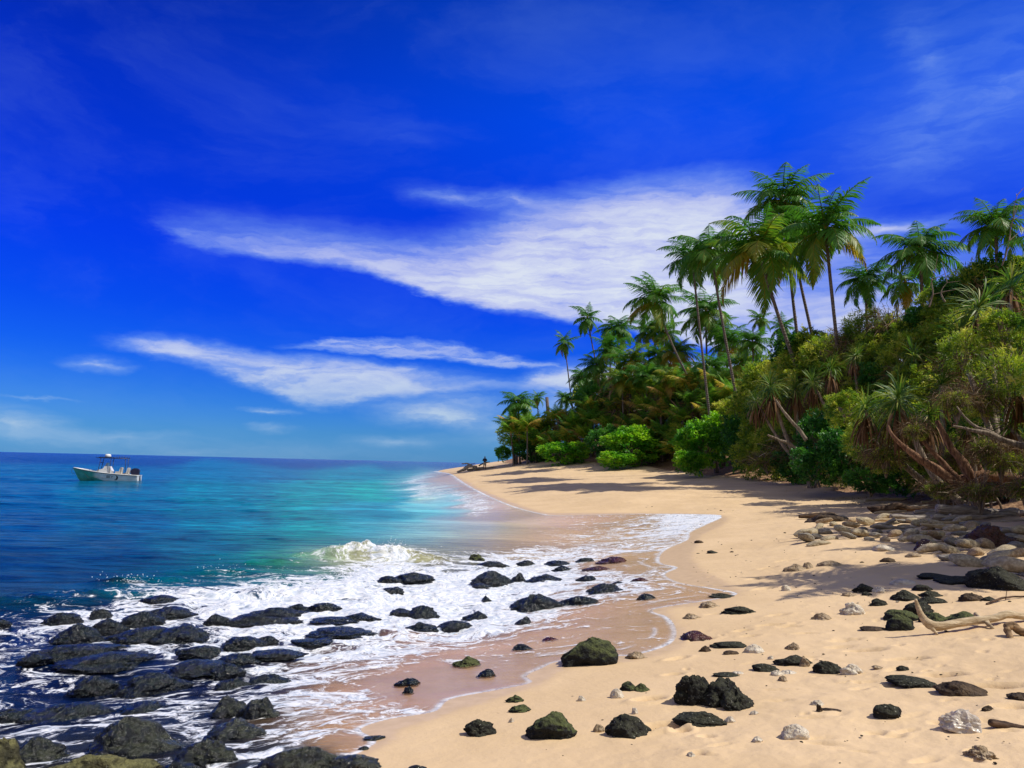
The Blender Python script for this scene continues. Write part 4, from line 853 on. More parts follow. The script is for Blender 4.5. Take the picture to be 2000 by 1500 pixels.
def tube(P, R, sides=8, rng=None, rough=0.0, cap=True):
    P = np.asarray(P, float); R = np.asarray(R, float); n_ = len(P)
    T = np.gradient(P, axis=0); T /= np.linalg.norm(T, axis=1)[:, None] + 1e-9
    up = np.array([0.0, 0.0, 1.0]) if abs(T[0][2]) < 0.9 else np.array([1.0, 0, 0])
    V = []; s = np.cross(T[0], up); s /= np.linalg.norm(s)
    for i in range(n_):
        s = s - (s @ T[i]) * T[i]; s /= np.linalg.norm(s) + 1e-9; u = np.cross(T[i], s)
        a = np.linspace(0, 2 * math.pi, sides, endpoint=False); r = R[i]
        if rough and rng is not None: r = R[i] * (1 + rough * rng.uniform(-1, 1, sides))
        V.append(P[i] + (np.cos(a) * r)[:, None] * s + (np.sin(a) * r)[:, None] * u)
    V = np.vstack(V); i = np.arange(n_ - 1)[:, None] * sides; j = np.arange(sides)[None, :]; j2 = (j + 1) % sides
    Q = np.stack([(i + j).ravel(), (i + j2).ravel(), (i + sides + j2).ravel(), (i + sides + j).ravel()], 1)
    Tr = []
    if cap:
        V = np.vstack([V, P[0] - T[0] * R[0] * .3, P[-1] + T[-1] * R[-1] * .3]); k0 = n_ * sides; k1 = k0 + 1
        Tr = [[k0, (q + 1) % sides, q] for q in range(sides)] + [[k1, (n_ - 1) * sides + q, (n_ - 1) * sides + (q + 1) % sides] for q in range(sides)]
    return V, Q, np.array(Tr, int).reshape(-1, 3)
class Geo:
    def __init__(s): s.V = []; s.Q = []; s.T = []; s.A = []; s.k = 0
    def add(s, V, Q=None, T=None, tint=0.5):
        s.V.append(V)
        if Q is not None and len(Q): s.Q.append(np.asarray(Q) + s.k)
        if T is not None and len(T): s.T.append(np.asarray(T) + s.k)
        s.A.append(np.broadcast_to(np.asarray(tint, float), (len(V),))); s.k += len(V)
    def mesh(s, name, mat, smooth=True):
        fs = ([np.vstack(s.Q)] if s.Q else []) + ([np.vstack(s.T)] if s.T else [])
        return mesh(name, np.vstack(s.V), fs, mat, smooth, {'tint': np.concatenate(s.A)})
def blades(P0, D, L, Wd, droop, tint, up=None, seg=2):
    """strap leaves: roots P0 (n,3), directions D, lengths L, widths Wd, droop (n,)"""
    n_ = len(P0); D = D / (np.linalg.norm(D, axis=1)[:, None] + 1e-9); L = np.broadcast_to(L, (n_,)); Wd = np.broadcast_to(Wd, (n_,)); droop = np.broadcast_to(droop, (n_,))
    if up is None: up = np.tile([0, 0, 1.0], (n_, 1))
    S = np.cross(D, up); S /= np.linalg.norm(S, axis=1)[:, None] + 1e-9
    V = []; P = P0.copy(); d = D.copy()
    for k in range(seg + 1):
        f = k / seg; w = Wd * (0.75 if k == 0 else (1.0 if k < seg else 0.04)) * 0.5
        V.append(P - S * w[:, None]); V.append(P + S * w[:, None])
        d = d + np.array([0, 0, -1.0]) * (droop / seg)[:, None]; d /= np.linalg.norm(d, axis=1)[:, None] + 1e-9
        P = P + d * (L / seg)[:, None]
    V = np.stack(V, 1)                                          # n, 2(seg+1), 3
    m = 2 * (seg + 1); base = np.arange(n_)[:, None] * m
    Q = np.vstack([np.hstack([base + 2 * k, base + 2 * k + 1, base + 2 * k + 3, base + 2 * k + 2]) for k in range(seg)])
    return V.reshape(-1, 3), Q, np.repeat(np.broadcast_to(tint, (n_,)), m)

def frond(g, rs, L, e0, az_, droop, tint, nl, wid, hang=0.7):
    N = 14; t = np.linspace(0, 1, N); e = e0 - droop * t ** 1.25
    curl = rs.uniform(-.25, .25)
    a = az_ + curl * t ** 2
    D = np.stack([np.cos(e) * np.cos(a), np.cos(e) * np.sin(a), np.sin(e)], 1)
    P = np.vstack([[0, 0, 0], np.cumsum(D[:-1] * L / (N - 1), 0)])
    V, Q, T = tube(P, np.linspace(.012, .003, N) * L, 3, cap=False); g.add(V, Q, None, min(tint + .25, .75))
    tl = np.linspace(.13, 0.995, nl); Pi = np.stack([np.interp(tl, t, P[:, k]) for k in range(3)], 1); Ti = np.stack([np.interp(tl, t, D[:, k]) for k in range(3)], 1)
    S = np.stack([-np.sin(np.interp(tl, t, a)), np.cos(np.interp(tl, t, a)), np.zeros(nl)], 1)
    U = np.cross(Ti, S); U *= np.sign(U[:, 2:3] + 1e-6)
    ll = L * 0.37 * np.sin(np.clip(tl * 1.05, 0, 1) ** 0.6 * math.pi * 0.93 + 0.12) * rs.uniform(.85, 1.1, nl)
    for sg in (-1, 1):
        sw = (0.35 + 0.8 * tl)[:, None]
        Dd = sg * S + Ti * sw + U * 0.12 + rs.normal(0, .07, (nl, 3))
        V, Q, A = blades(Pi, Dd, ll, wid * L * (1 - .35 * tl), hang * rs.uniform(.7, 1.3, nl), tint + rs.normal(0, .05, nl), up=U + rs.normal(0, .3, (nl, 3)), seg=2)
        g.add(V, Q, None, np.clip(A, 0, 1))
def crown_mesh(seed, kind='full', nf=24, nl=40, yellow=0.0, mat=None):
    rs = np.random.RandomState(seed); g = Geo()
    for j in range(nf):
        f = (j + .5) / nf; az_ = j * 2.39996 + rs.uniform(-.25, .25)
        if kind == 'full': e0 = RAD(84 - 118 * f ** 1.05 + rs.uniform(-9, 9)); dr = RAD(60 + 55 * rs.rand()); L = rs.uniform(.88, 1.08) * (0.72 + .28 * min(1, f * 3 + .3))
        elif kind == 'sparse': e0 = RAD(82 - 150 * f + rs.uniform(-8, 8)); dr = RAD(50 + 45 * rs.rand()); L = rs.uniform(.75, 1.0)
        else: e0 = RAD(88 - 50 * f + rs.uniform(-8, 8)); dr = RAD(30 + 70 * rs.rand()); L = rs.uniform(.8, 1.25)
        tn = 0.12 + 0.25 * f + rs.uniform(-.06, .1) + (yellow if rs.rand() < .5 else yellow * .25)
        if f > .86 and rs.rand() < .25: tn = rs.uniform(.7, 1.0)
        if kind == 'low' and rs.rand() < .16: tn = rs.uniform(.55, .95)
        frond(g, rs, L, e0, az_, dr, tn, nl, .030 * 40 / nl, 1.0)
    for k in range(5):                                          # stubby sheath fibres at the heart
        V, Q, T = tube([(0, 0, -.10), (rs.normal(0, .01), rs.normal(0, .01), .10)], [.035, .02], 6); g.add(V, Q, T, .85)
    return g.mesh('crown', mat or M_PALM)
CROWN = {'full': [crown_mesh(40 + k, 'full', 22, 46, [0, .0, .10][k]) for k in range(3)], 'gold': [crown_mesh(50 + k, 'full', 23, 46, .32) for k in range(2)],
         'sparse': [crown_mesh(60 + k, 'sparse', 17, 34) for k in range(2)], 'low': [crown_mesh(70 + k, 'low', 16, 34, [.0, .08, .2][k], M_LOWPALM) for k in range(3)]}
def nuts_mesh(seed):
    rs = np.random.RandomState(seed); g = Geo(); V0, F0 = ICO[2]
    for k in range(9):
        a = rs.uniform(0, 6.28); g.add(V0 * np.array([.035, .035, .044]) + np.array([math.cos(a) * .06, math.sin(a) * .06, -.05 - rs.rand() * .07]), None, F0)
    return g.mesh('coconuts', M_NUT)
NUTS = nuts_mesh(3)
def palm(cx, cy, bx, dist, R, kind, label, group='coconut palms standing over the beach', bend=0.0, nuts=False, var=0, base_d=None, by=None):
    C_ = at(cx, cy, dist); B_ = at(bx, 900, base_d or dist); B_[2] = zat(B_[0], B_[1]) - 0.15
    root = bpy.data.objects.new('coconut_palm', None); COL.objects.link(root); root.location = B_
    tag(root, label, 'palm tree', group)
    d = C_ - B_; H = d[2]; N = 16; t = np.linspace(0, 1, N)
    P = np.stack([d[0] * (t + bend * t * (1 - t)), d[1] * t, d[2] * t ** (1.0)], 1)
    r = np.interp(t, [0, .06, .2, 1], [.27, .17, .13, .10]) * (R / 4.0) ** .5 * 1.0
    rs_ = np.random.RandomState(int(cx * 7 + cy)); V, Q, T = tube(P, r, 9, rs_, .06)
    link('trunk', mesh('trunk', V, [Q, T], M_PTRUNK), root)
    m = CROWN[kind][var % len(CROWN[kind])]
    th = math.atan2(d[0], d[2]) * .4
    link('crown', m, root, loc=P[-1], rot=(rs_.uniform(-.1, .1), th, rs_.uniform(0, 6.28)), scale=(R * 1.13,) * 3)
    if nuts: link('coconuts', NUTS, root, loc=P[-1], rot=(0, 0, rs_.uniform(0, 6)), scale=(R * 1.0,) * 3)
    return root
PALMS = [  # crown px, trunk foot px, distance, crown radius, crown kind, label, bend, nuts
 (1103, 668, 1128, 118, 2.6, 'sparse', 'solitary thin palm farthest left with a small tattered crown', .2, 0),
 (1147, 620, 1200, 112, 3.0, 'sparse', 'slim palm leaning left over the thicket, second lone crown from the left', .25, 0),
 (1280, 588, 1425, 84, 4.0, 'full', 'palm with a long curved trunk leaning far out to the left', .35, 1),
 (1352, 505, 1400, 70, 3.1, 'full', 'dark crowned palm just left of its taller twin', .1, 0),
 (1388, 490, 1470, 66, 3.7, 'full', 'tall palm with yellow stalks at the heart, right of its dark twin', .2, 1),
 (1482, 490, 1640, 52, 4.1, 'gold', 'large yellow green palm leaning left in the middle of the tall group', .25, 1),
 (1528, 392, 1590, 56, 3.6, 'full', 'highest palm with a dense dark green crown', .15, 1),
 (1545, 465, 1650, 55, 3.3, 'gold', 'golden fronded palm behind the large yellow green one', .15, 0),
 (1612, 450, 1665, 48, 3.5, 'full', 'tall palm on the right of the tall group with wide drooping fronds', .12, 1),
 (1690, 548, 1704, 52, 2.2, 'full', 'short bushy palm left of the broad one behind the slope', 0, 0),
 (1797, 490, 1815, 46, 2.9, 'full', 'broad palm rising from the middle of the green slope', 0, 1),
 (1768, 552, 1778, 50, 2.3, 'sparse', 'shaggy palm with dead skirt standing low before the broad one', 0, 0),
 (1945, 440, 1955, 40, 2.3, 'full', 'rightmost palm on the skyline among bare twigs', 0, 0),
 (1485, 622, 1482, 105, 2.3, 'sparse', 'small distant palm seen through the gap below the tall group', 0, 0),
 (1528, 640, 1530, 95, 2.6, 'sparse', 'distant palm half hidden behind the leaning trunks', 0, 0),
 (1378, 610, 1385, 92, 4.2, 'full', 'full crowned palm in the second row under the tall twins', .1, 1),
 (1205, 645, 1212, 104, 3.4, 'full', 'palm in the second row right of the slim leaning one', .1, 0),
 (1266, 648, 1272, 108, 3.0, 'full', 'palm half hidden behind the far leaning crown', .0, 0),
 (1232, 705, 1240, 96, 3.4, 'gold', 'yellowish palm low in the left of the thicket', .1, 0),
 (1165, 715, 1180, 104, 3.0, 'full', 'palm low at the left edge of the thicket under the slim leaning one', .1, 0),
 (1192, 685, 1190, 100, 3.0, 'full', 'palm between the second row and the thicket edge', 0, 0),
 (1285, 695, 1290, 98, 3.2, 'full', 'palm in the heart of the thicket, left of a golden one', 0, 0),
 (1322, 690, 1330, 94, 3.1, 'gold', 'golden palm in the heart of the thicket', 0, 0),
 (1425, 672, 1432, 90, 3.2, 'full', 'palm in the thicket right of the tall twin trunks', 0, 0),
 (1448, 712, 1455, 84, 2.9, 'gold', 'low golden palm at the right end of the thicket', 0, 0),
 (1345, 735, 1350, 88, 2.9, 'full', 'low palm in front of the tall twin trunks', 0, 0),
 (1300, 650, 1305, 106, 2.8, 'full', 'palm peeping over the curved leaning trunk', 0, 0),
 (1402, 640, 1410, 100, 2.8, 'full', 'palm behind the right hand twin trunk', 0, 0),
 (1138, 738, 1142, 110, 2.6, 'full', 'small palm low behind the slim leaning palm trunk', .0, 0),
 (1215, 742, 1220, 93, 2.8, 'gold', 'yellow green palm in the lower left of the thicket', 0, 0),
 (1262, 735, 1266, 90, 2.8, 'full', 'lower palm left of the curved leaning trunk foot', 0, 0),
 (1310, 742, 1314, 86, 2.6, 'gold', 'low yellowish palm beside the curved leaning trunk foot', 0, 0),
 (1390, 720, 1396, 82, 2.8, 'full', 'low palm between the feet of the tall twin trunks', 0, 0),
 (1470, 668, 1476, 78, 2.4, 'full', 'palm at the gap under the tall group', 0, 0),
 (1012, 788, 1016, 104, 3.1, 'full', 'stout headland palm with the tallest crown at the point', 0, 1),
 (1050, 776, 1052, 122, 1.8, 'sparse', 'small spindly palm just inland of the headland palm', 0, 0),
 (1105, 778, 1108, 118, 2.0, 'full', 'small palm at the foot of the solitary thin palm', 0, 0),
 (998, 845, 1004, 103, 2.5, 'low', 'low brownish palm hanging over the sand at the point', 0, 0),
 (1030, 838, 1030, 101, 2.4, 'low', 'orange tinged palm beside the headland trunks', 0, 0),
]
for i, (cx, cy, bx, d, R, kd, lb, bend, nt) in enumerate(PALMS):
    palm(cx, cy, bx, d, R, kd, lb, bend=bend, nuts=bool(nt), var=i)
# palms beyond the right edge of the frame, whose shade falls across the cobbles
for i, (x, y, H, R, lb) in enumerate([(17.2, 21.0, 6.6, 3.2, 'palm outside the right edge shading the driftwood pile'), (15.0, 17.3, 5.4, 2.6, 'middle palm outside the right edge shading the cobbles'), (11.7, 13.4, 5.4, 2.3, 'nearest palm outside the right edge throwing leaf shadows on the sand')]):
    z = zat(x, y); root = bpy.data.objects.new('coconut_palm', None); COL.objects.link(root); root.location = (x, y, z); tag(root, lb, 'palm tree', 'coconut palms standing over the beach')
    P = np.array([(0, 0, -.1), (-.1, 0, H * .4), (-.3, 0, H)]); P = catmull(P, 5); V, Q, T = tube(P, np.linspace(.2, .12, len(P)), 9)
    link('trunk', mesh('trunk', V, [Q, T], M_PTRUNK), root); link('crown', CROWN['full'][i % 3], root, loc=P[-1], rot=(0, 0, i), scale=(R * 1.15,) * 3)

# the broken palm stem on the skyline
C_ = at(1068, 776, 118); B_ = at(1078, 800, 118); B_[2] = zat(B_[0], B_[1])
V, Q, T = tube([B_ * .0, (C_ - B_) * .6, C_ - B_], [.3, .26, .22], 9, np.random.RandomState(1), .15)
tag(link('dead_palm_stump', mesh('dead_palm_stump', V, [Q, T], M_PTRUNK), loc=B_), 'bare headless palm stem leaning left between two small palms', 'dead palm')

# ---------------------------------------------------------------- shrubs
def shrub_foliage(seed, mat, nclump=380, per=13, leaf=.085, wid=.45, flat=0.0, name='foliage'):
    rs = np.random.RandomState(seed); g = Geo()
    v = rs.normal(size=(nclump, 3)); v[:, 2] = np.where(rs.rand(nclump) < .40, np.abs(v[:, 2]), v[:, 2]); v /= np.linalg.norm(v, axis=1)[:, None]
    off = rs.uniform(-40, 40, 3); r = 0.80 + .42 * fbm(v * 1.7 + off, 3) + .12 * fbm(v * 5 + off, 2)
    inner = rs.rand(nclump) ** .35; r = r * (0.45 + .55 * inner)
    C = v * r[:, None]; ct = np.clip(.45 + .9 * fbm(C * 2.5 + off, 2) + rs.normal(0, .12, nclump), 0, 1)
    P0 = np.repeat(C, per, 0) + rs.normal(0, leaf * .45, (nclump * per, 3)); n_ = len(P0)
    D = np.repeat(v, per, 0) * .9 + rs.normal(0, .75, (n_, 3)) + np.array([0, 0, .35])
    V, Q, A = blades(P0, D, leaf * rs.uniform(.7, 1.3, n_), leaf * wid * rs.uniform(.7, 1.2, n_), rs.uniform(0, .5, n_), np.clip(np.repeat(ct, per) + rs.normal(0, .13, n_), 0, 1), up=rs.normal(size=(n_, 3)), seg=2)
    g.add(V, Q, None, A); return g.mesh(name, mat)
def tangle_mesh(seed, mat, nt=420, wid=.012, name='twigs'):
    rs = np.random.RandomState(seed); g = Geo(); v = rs.normal(size=(nt, 3)); v[:, 2] = np.abs(v[:, 2]); v /= np.linalg.norm(v, axis=1)[:, None]
    P0 = v * rs.uniform(.1, .9, nt)[:, None]; D = v + rs.normal(0, .8, (nt, 3)); D[:, 2] -= .15
    V, Q, A = blades(P0, D, rs.uniform(.25, .7, nt), wid * rs.uniform(.6, 1.8, nt), rs.uniform(.2, 1.8, nt), np.clip(rs.beta(2, 3, nt) + (rs.rand(nt) < .06) * .6, 0, 1), up=rs.normal(size=(nt, 3)), seg=3)
    g.add(V, Q, None, A); return g.mesh(name, mat)
def stem_mesh(seed, mat=None):
    rs = np.random.RandomState(seed); g = Geo()
    for k in range(11):
        a = rs.uniform(0, 6.28); e = rs.uniform(.2, 1.3); L = rs.uniform(.6, .95)
        p = np.array([[0, 0, -.6], [math.cos(a) * .2, math.sin(a) * .2, -.1], [math.cos(a) * math.cos(e) * L * .6, math.sin(a) * math.cos(e) * L * .6, math.sin(e) * L * .55], [math.cos(a) * math.cos(e) * L, math.sin(a) * math.cos(e) * L, math.sin(e) * L]])
        p[1:] += rs.normal(0, .05, (3, 3)); p = catmull(p, 4); V, Q, T = tube(p, np.linspace(.035, .008, len(p)), 5); g.add(V, Q, T, .4)
    return g.mesh('branches', mat or M_GREYBARK)
FOL = {'b': [shrub_foliage(80 + k, M_BRIGHT, 600, 14, .085, .55) for k in range(3)], 'g': [shrub_foliage(90 + k, M_DKGRN, 600, 14, .080, .55) for k in range(2)],
       'o': [shrub_foliage(95 + k, M_OLIVE, 600, 14, .075, .42) for k in range(4)], 'l': [shrub_foliage(105 + k, M_OLIVE, 260, 12, .16, .16) for k in range(2)]}
TAN_ = [tangle_mesh(110 + k, M_DRY, 900, .012) for k in range(3)]
STEM = [stem_mesh(120 + k) for k in range(3)]
SN = {}
KN = {'b': ('beach_shrub', 'bright green rounded shrub'), 'g': ('dark_shrub', 'dark green dense shrub'), 'o': ('olive_shrub', 'olive green small leaved shrub'), 'l': ('grassy_shrub', 'grassy narrow leaved shrub'), 'd': ('dry_thicket', 'brown dry tangle of twigs')}
def shrub(px, py, rx, ry, d, kind, label, group=None, cat='shrub', var=0):
    P = at(px, py, d); k = d / F; sx_, sz_ = rx * k, ry * k
    root = bpy.data.objects.new(KN[kind][0], None); COL.objects.link(root); root.location = P
    tag(root, label, 'thicket' if kind == 'd' else cat, group)
    rz = (px * 1.7 + py) % 6.28
    if kind == 'd':
        link('twigs', TAN_[var % 3], root, rot=(0, 0, rz), scale=(sx_ * 1.25, sx_ * 1.25, sz_ * 1.3)); link('foliage', FOL['l'][var % 2], root, rot=(0, 0, rz + 1), scale=(sx_ * .8, sx_ * .8, sz_ * .75))
    else:
        link('foliage', FOL[kind][var % len(FOL[kind])], root, rot=(0, 0, rz), scale=(sx_ * 1.2, sx_ * 1.2, sz_ * 1.2))
    link('branches', STEM[var % 3], root, rot=(0, 0, rz), scale=(sx_, sx_, max(sz_, 1.0) * 1.1))
    return root
FRONT = [(984, 886, 17, 15, 108, 'b', 'small bright shrub clinging to the tip of the headland'), (1042, 884, 40, 20, 104, 'g', 'dark low shrub spilling from the headland trunks'), (1100, 884, 46, 24, 93, 'b', 'bright green mound on the dune, leftmost of the big ones'),
  (1192, 868, 44, 34, 88, 'g', 'darker green shrub behind the bright dune shrubs'), (1238, 872, 55, 38, 83, 'b', 'bright yellow green mound in the middle of the dune edge'), (1205, 898, 36, 18, 80, 'b', 'low shrub creeping down the sand under the middle mound'),
  (1372, 872, 56, 50, 66, 'b', 'tall bright green shrub right of the bare sandy slip'), (1412, 845, 46, 38, 68, 'b', 'yellow green shoulder of shrub above the tall bright one'), (1350, 902, 30, 24, 64, 'b', 'bright skirt of leaves touching the sand under the tall shrub'),
  (1604, 862, 52, 58, 41, 'g', 'deep green shrub in the shade with branches showing'), (1598, 908, 48, 38, 39, 'g', 'lower half of the deep green shade shrub down to the sand'), (1650, 885, 46, 48, 38, 'g', 'deep green shrub touching the shade shrub on its right'),
  (1548, 690, 38, 42, 54, 'g', 'dark shrub at the foot of the leaning palm trunks'), (1700, 940, 45, 26, 34, 'g', 'dark ferny growth low in the shade at the sand edge'), (1500, 905, 42, 20, 50, 'd', 'orange brown dead fern heap at the sand edge')]
for i, (px, py, rx, ry, d, kd, lb) in enumerate(FRONT): shrub(px, py, rx, ry, d, kd, lb, None, 'shrub', i)
def fill(x0, x1, top, bot, dfront, dper, step, rx, kinds, where, seed, low=False):
    rs = np.random.RandomState(seed); P = []
    for t in range(4000):
        x = rs.uniform(x0, x1); ya = np.interp(x, *zip(*top)) + rx * .6; yb = np.interp(x, *zip(*bot)) - rx * .5
        if yb <= ya: continue
        y = rs.uniform(ya, yb)
        if all(math.hypot(x - q[0], (y - q[1]) * 1.15) > step for q in P): P.append((x, y))
    P.sort()
    for i, (x, y) in enumerate(P):
        yb = np.interp(x, *zip(*bot)); d = np.interp(x, *zip(*dfront)) + (yb - y) * dper
        f = (yb - y) / (yb - np.interp(x, *zip(*top)) + 1e-6)
        kd = kinds(f, x, rs); kk = (kd, where); SN[kk] = SN.get(kk, 0) + 1
        if low:
            R = rx * rs.uniform(.9, 1.3) * d / F; p = at(x, y + rx * .4, d); z0 = zat(p[0], p[1])
            root = bpy.data.objects.new('young_palm', None); COL.objects.link(root); root.location = (p[0], p[1], min(z0, p[2]) - .05)
            tag(root, '%s young palm with arching fronds, %s from left %s' % (['green', 'yellowing', 'orange tinged'][i % 3], ordw(i + 1), where), 'young palm', 'young palms ' + where)
            link('crown', CROWN['low'][i % 3], root, loc=(0, 0, max(p[2] - z0, 0)), rot=(0, 0, rs.uniform(0, 6)), scale=(R * 1.35,) * 3)
            if p[2] - z0 > .3:
                V, Q, T = tube([(0, 0, 0), (0, 0, p[2] - z0)], [.2, .15], 7); link('stem', mesh('stem', V, [Q, T], M_PTRUNK), root)
        else:
            s_ = rs.uniform(.85, 1.25); shrub(x, y, rx * s_, rx * s_ * rs.uniform(.75, 1.0), d, kd, '%s, %s from left %s' % (KN[kd][1], ordw(SN[kk]), where), 'growth ' + where, var=i)
# dense slope on the right
def k_slope(f, x, rs):
    if f < .28: return rs.choice(['d', 'o', 'g', 'l'], p=[.35, .25, .2, .2])
    if x > 1840: return rs.choice(['l', 'd', 'o', 'g'], p=[.3, .3, .25, .15])
    return rs.choice(['o', 'l', 'g', 'd'], p=[.68, .2, .05, .07])
fill(1450, 2060, [(1450, 770), (1500, 710), (1560, 665), (1610, 655), (1650, 635), (1720, 622), (1790, 612), (1830, 575), (1870, 535), (1920, 520), (2060, 500)],
     [(1450, 915), (1560, 935), (1700, 950), (1800, 960), (1900, 960), (2060, 950)], [(1450, 62), (1560, 48), (1700, 38), (1800, 33), (1900, 30), (2060, 28)], .028, 29, 44, k_slope, 'on the right hand slope', 31)
# thicket behind the dune shrubs
TOPL = [(985, 830), (1010, 800), (1080, 805), (1150, 770), (1250, 745), (1350, 740), (1450, 730), (1500, 740)]; BOTL = [(985, 880), (1100, 875), (1200, 870), (1300, 895), (1400, 880), (1500, 890)]
DFL = [(985, 106), (1100, 98), (1200, 92), (1300, 80), (1400, 72), (1500, 62)]
fill(1000, 1480, TOPL, BOTL, [(a, b + 5) for a, b in DFL], .05, 40, 40, lambda f, x, rs: rs.choice(['d', 'g', 'o'], p=[.12, .38, .5]), 'in the far thicket', 32)
fill(1000, 1490, [(a, b - 12) for a, b in TOPL], BOTL, DFL, .05, 33, 30, lambda f, x, rs: 'p', 'in the far thicket', 33, low=True)
fill(1150, 1480, [(1150, 740), (1250, 705), (1350, 705), (1480, 700)], [(1150, 800), (1480, 800)], [(1150, 118), (1480, 100)], .05, 44, 44, lambda f, x, rs: rs.choice(['g', 'o', 'd']), 'behind the far thicket', 34)

# ---------------------------------------------------------------- pandanus
def rosette_mesh(seed, n_=96):
    rs = np.random.RandomState(seed); g = Geo(); e = RAD(88) - RAD(95) * (np.arange(n_) / n_) ** .9 + rs.normal(0, .12, n_); a = np.arange(n_) * 2.39996 + rs.normal(0, .1, n_)
    D = np.stack([np.cos(e) * np.cos(a), np.cos(e) * np.sin(a), np.sin(e)], 1)
    P0 = D * .05 + np.stack([0 * e, 0 * e, np.linspace(.12, -.08, n_)], 1)
    V, Q, A = blades(P0, D, rs.uniform(.6, 1.15, n_), .038, rs.uniform(.6, 2.6, n_), np.clip(rs.normal(.5, .22, n_), 0, 1), seg=5)
    g.add(V, Q, None, A); return g.mesh('leaf_rosette', M_PAND)
def skirt_mesh(seed, n_=70):
    rs = np.random.RandomState(seed); g = Geo(); a = rs.uniform(0, 6.28, n_); e = rs.uniform(-1.3, .1, n_)
    D = np.stack([np.cos(e) * np.cos(a), np.cos(e) * np.sin(a), np.sin(e)], 1); P0 = D * .08 + np.stack([0 * e, 0 * e, rs.uniform(-.35, 0, n_)], 1)
    V, Q, A = blades(P0, D, rs.uniform(.5, 1.15, n_), .05, rs.uniform(1.2, 3.0, n_), np.clip(rs.beta(2, 3, n_), 0, 1), seg=4)
    g.add(V, Q, None, A); return g.mesh('dead_leaves', M_SKIRT)
ROS = [rosette_mesh(130 + k) for k in range(4)]; SKI = [skirt_mesh(140 + k) for k in range(3)]
PAND = [  # foot (px, dist), rosettes (px, py, radius px), label
 ((1895, 29), [(1752, 768, 62), (1810, 800, 50), (1838, 742, 46)], 'pandanus leaning far left with a glossy rosette over the shaded scrub'),
 ((1850, 31), [(1690, 790, 48), (1712, 836, 44)], 'pandanus with brown skirted heads low over the shade shrub'),
 ((1985, 28), [(1905, 588, 68), (1868, 640, 50), (1975, 545, 60), (1935, 660, 46)], 'tall pandanus crowning the slope with a starburst of leaves'),
 ((2075, 26), [(1992, 665, 58), (1990, 745, 55), (2022, 600, 60), (1972, 820, 48)], 'pandanus at the right edge with yellow tipped leaves'),
 ((1590, 45), [(1508, 748, 44), (1552, 752, 36), (1478, 778, 32)], 'pandanus with a pale slanting trunk in the middle of the slope'),
 ((1720, 41), [(1622, 715, 36), (1668, 690, 30), (1588, 742, 32)], 'young pandanus heads poking from the olive scrub'),
 ((1830, 37), [(1788, 690, 46), (1760, 735, 34)], 'dark pandanus clump in the centre of the slope'),
 ((1930, 27), [(1890, 830, 34), (1868, 872, 26)], 'small pandanus sprouting among the exposed roots')]
for i, ((fx, fd), heads, lb) in enumerate(PAND):
    B_ = at(fx, 900, fd); B_[2] = zat(B_[0], B_[1]) - .1
    root = bpy.data.objects.new('pandanus_tree', None); COL.objects.link(root); root.location = B_; tag(root, lb, 'pandanus', 'pandanus trees on the slope')
    rs = np.random.RandomState(200 + i); g = Geo(); fork = None
    for j, (px, py, rr) in enumerate(heads):
        dj = fd + (900 - py) * .012 + (j - 1) * .6; E_ = at(px, py + rr * .25, dj) - B_
        mid = (E_ * np.array([.35, .35, .25])) + rs.normal(0, .12, 3)
        if j == 0: fork = mid; pts_ = [np.zeros(3), mid, E_ * np.array([.75, .75, .62]), E_]
        else: pts_ = [fork, fork * .4 + E_ * np.array([.5, .5, .45]), E_]
        p = catmull(np.array(pts_), 6); V, Q, T = tube(p, np.linspace(.17 if j == 0 else .12, .07, len(p)), 8, rs, .12); g.add(V, Q, T)
        R = rr * dj / F
        link('leaf_rosette', ROS[(i + j) % 4], root, loc=E_, rot=(rs.uniform(-.3, .9), rs.uniform(-.8, .3), rs.uniform(0, 6)), scale=(R * 1.02,) * 3)
        link('dead_leaves', SKI[(i + j) % 3], root, loc=E_ - np.array([0, 0, R * .15]), rot=(0, 0, rs.uniform(0, 6)), scale=(R * 1.25,) * 3)
    for k in range(6):                                          # prop roots
        a = rs.uniform(0, 6.28); V, Q, T = tube([(math.cos(a) * .05, math.sin(a) * .05, .9), (math.cos(a) * .3, math.sin(a) * .3, .4), (math.cos(a) * .45, math.sin(a) * .45, -.2)], [.05, .045, .04], 6); g.add(V, Q, T)
    link('trunk', g.mesh('trunk', M_GREYBARK), root)
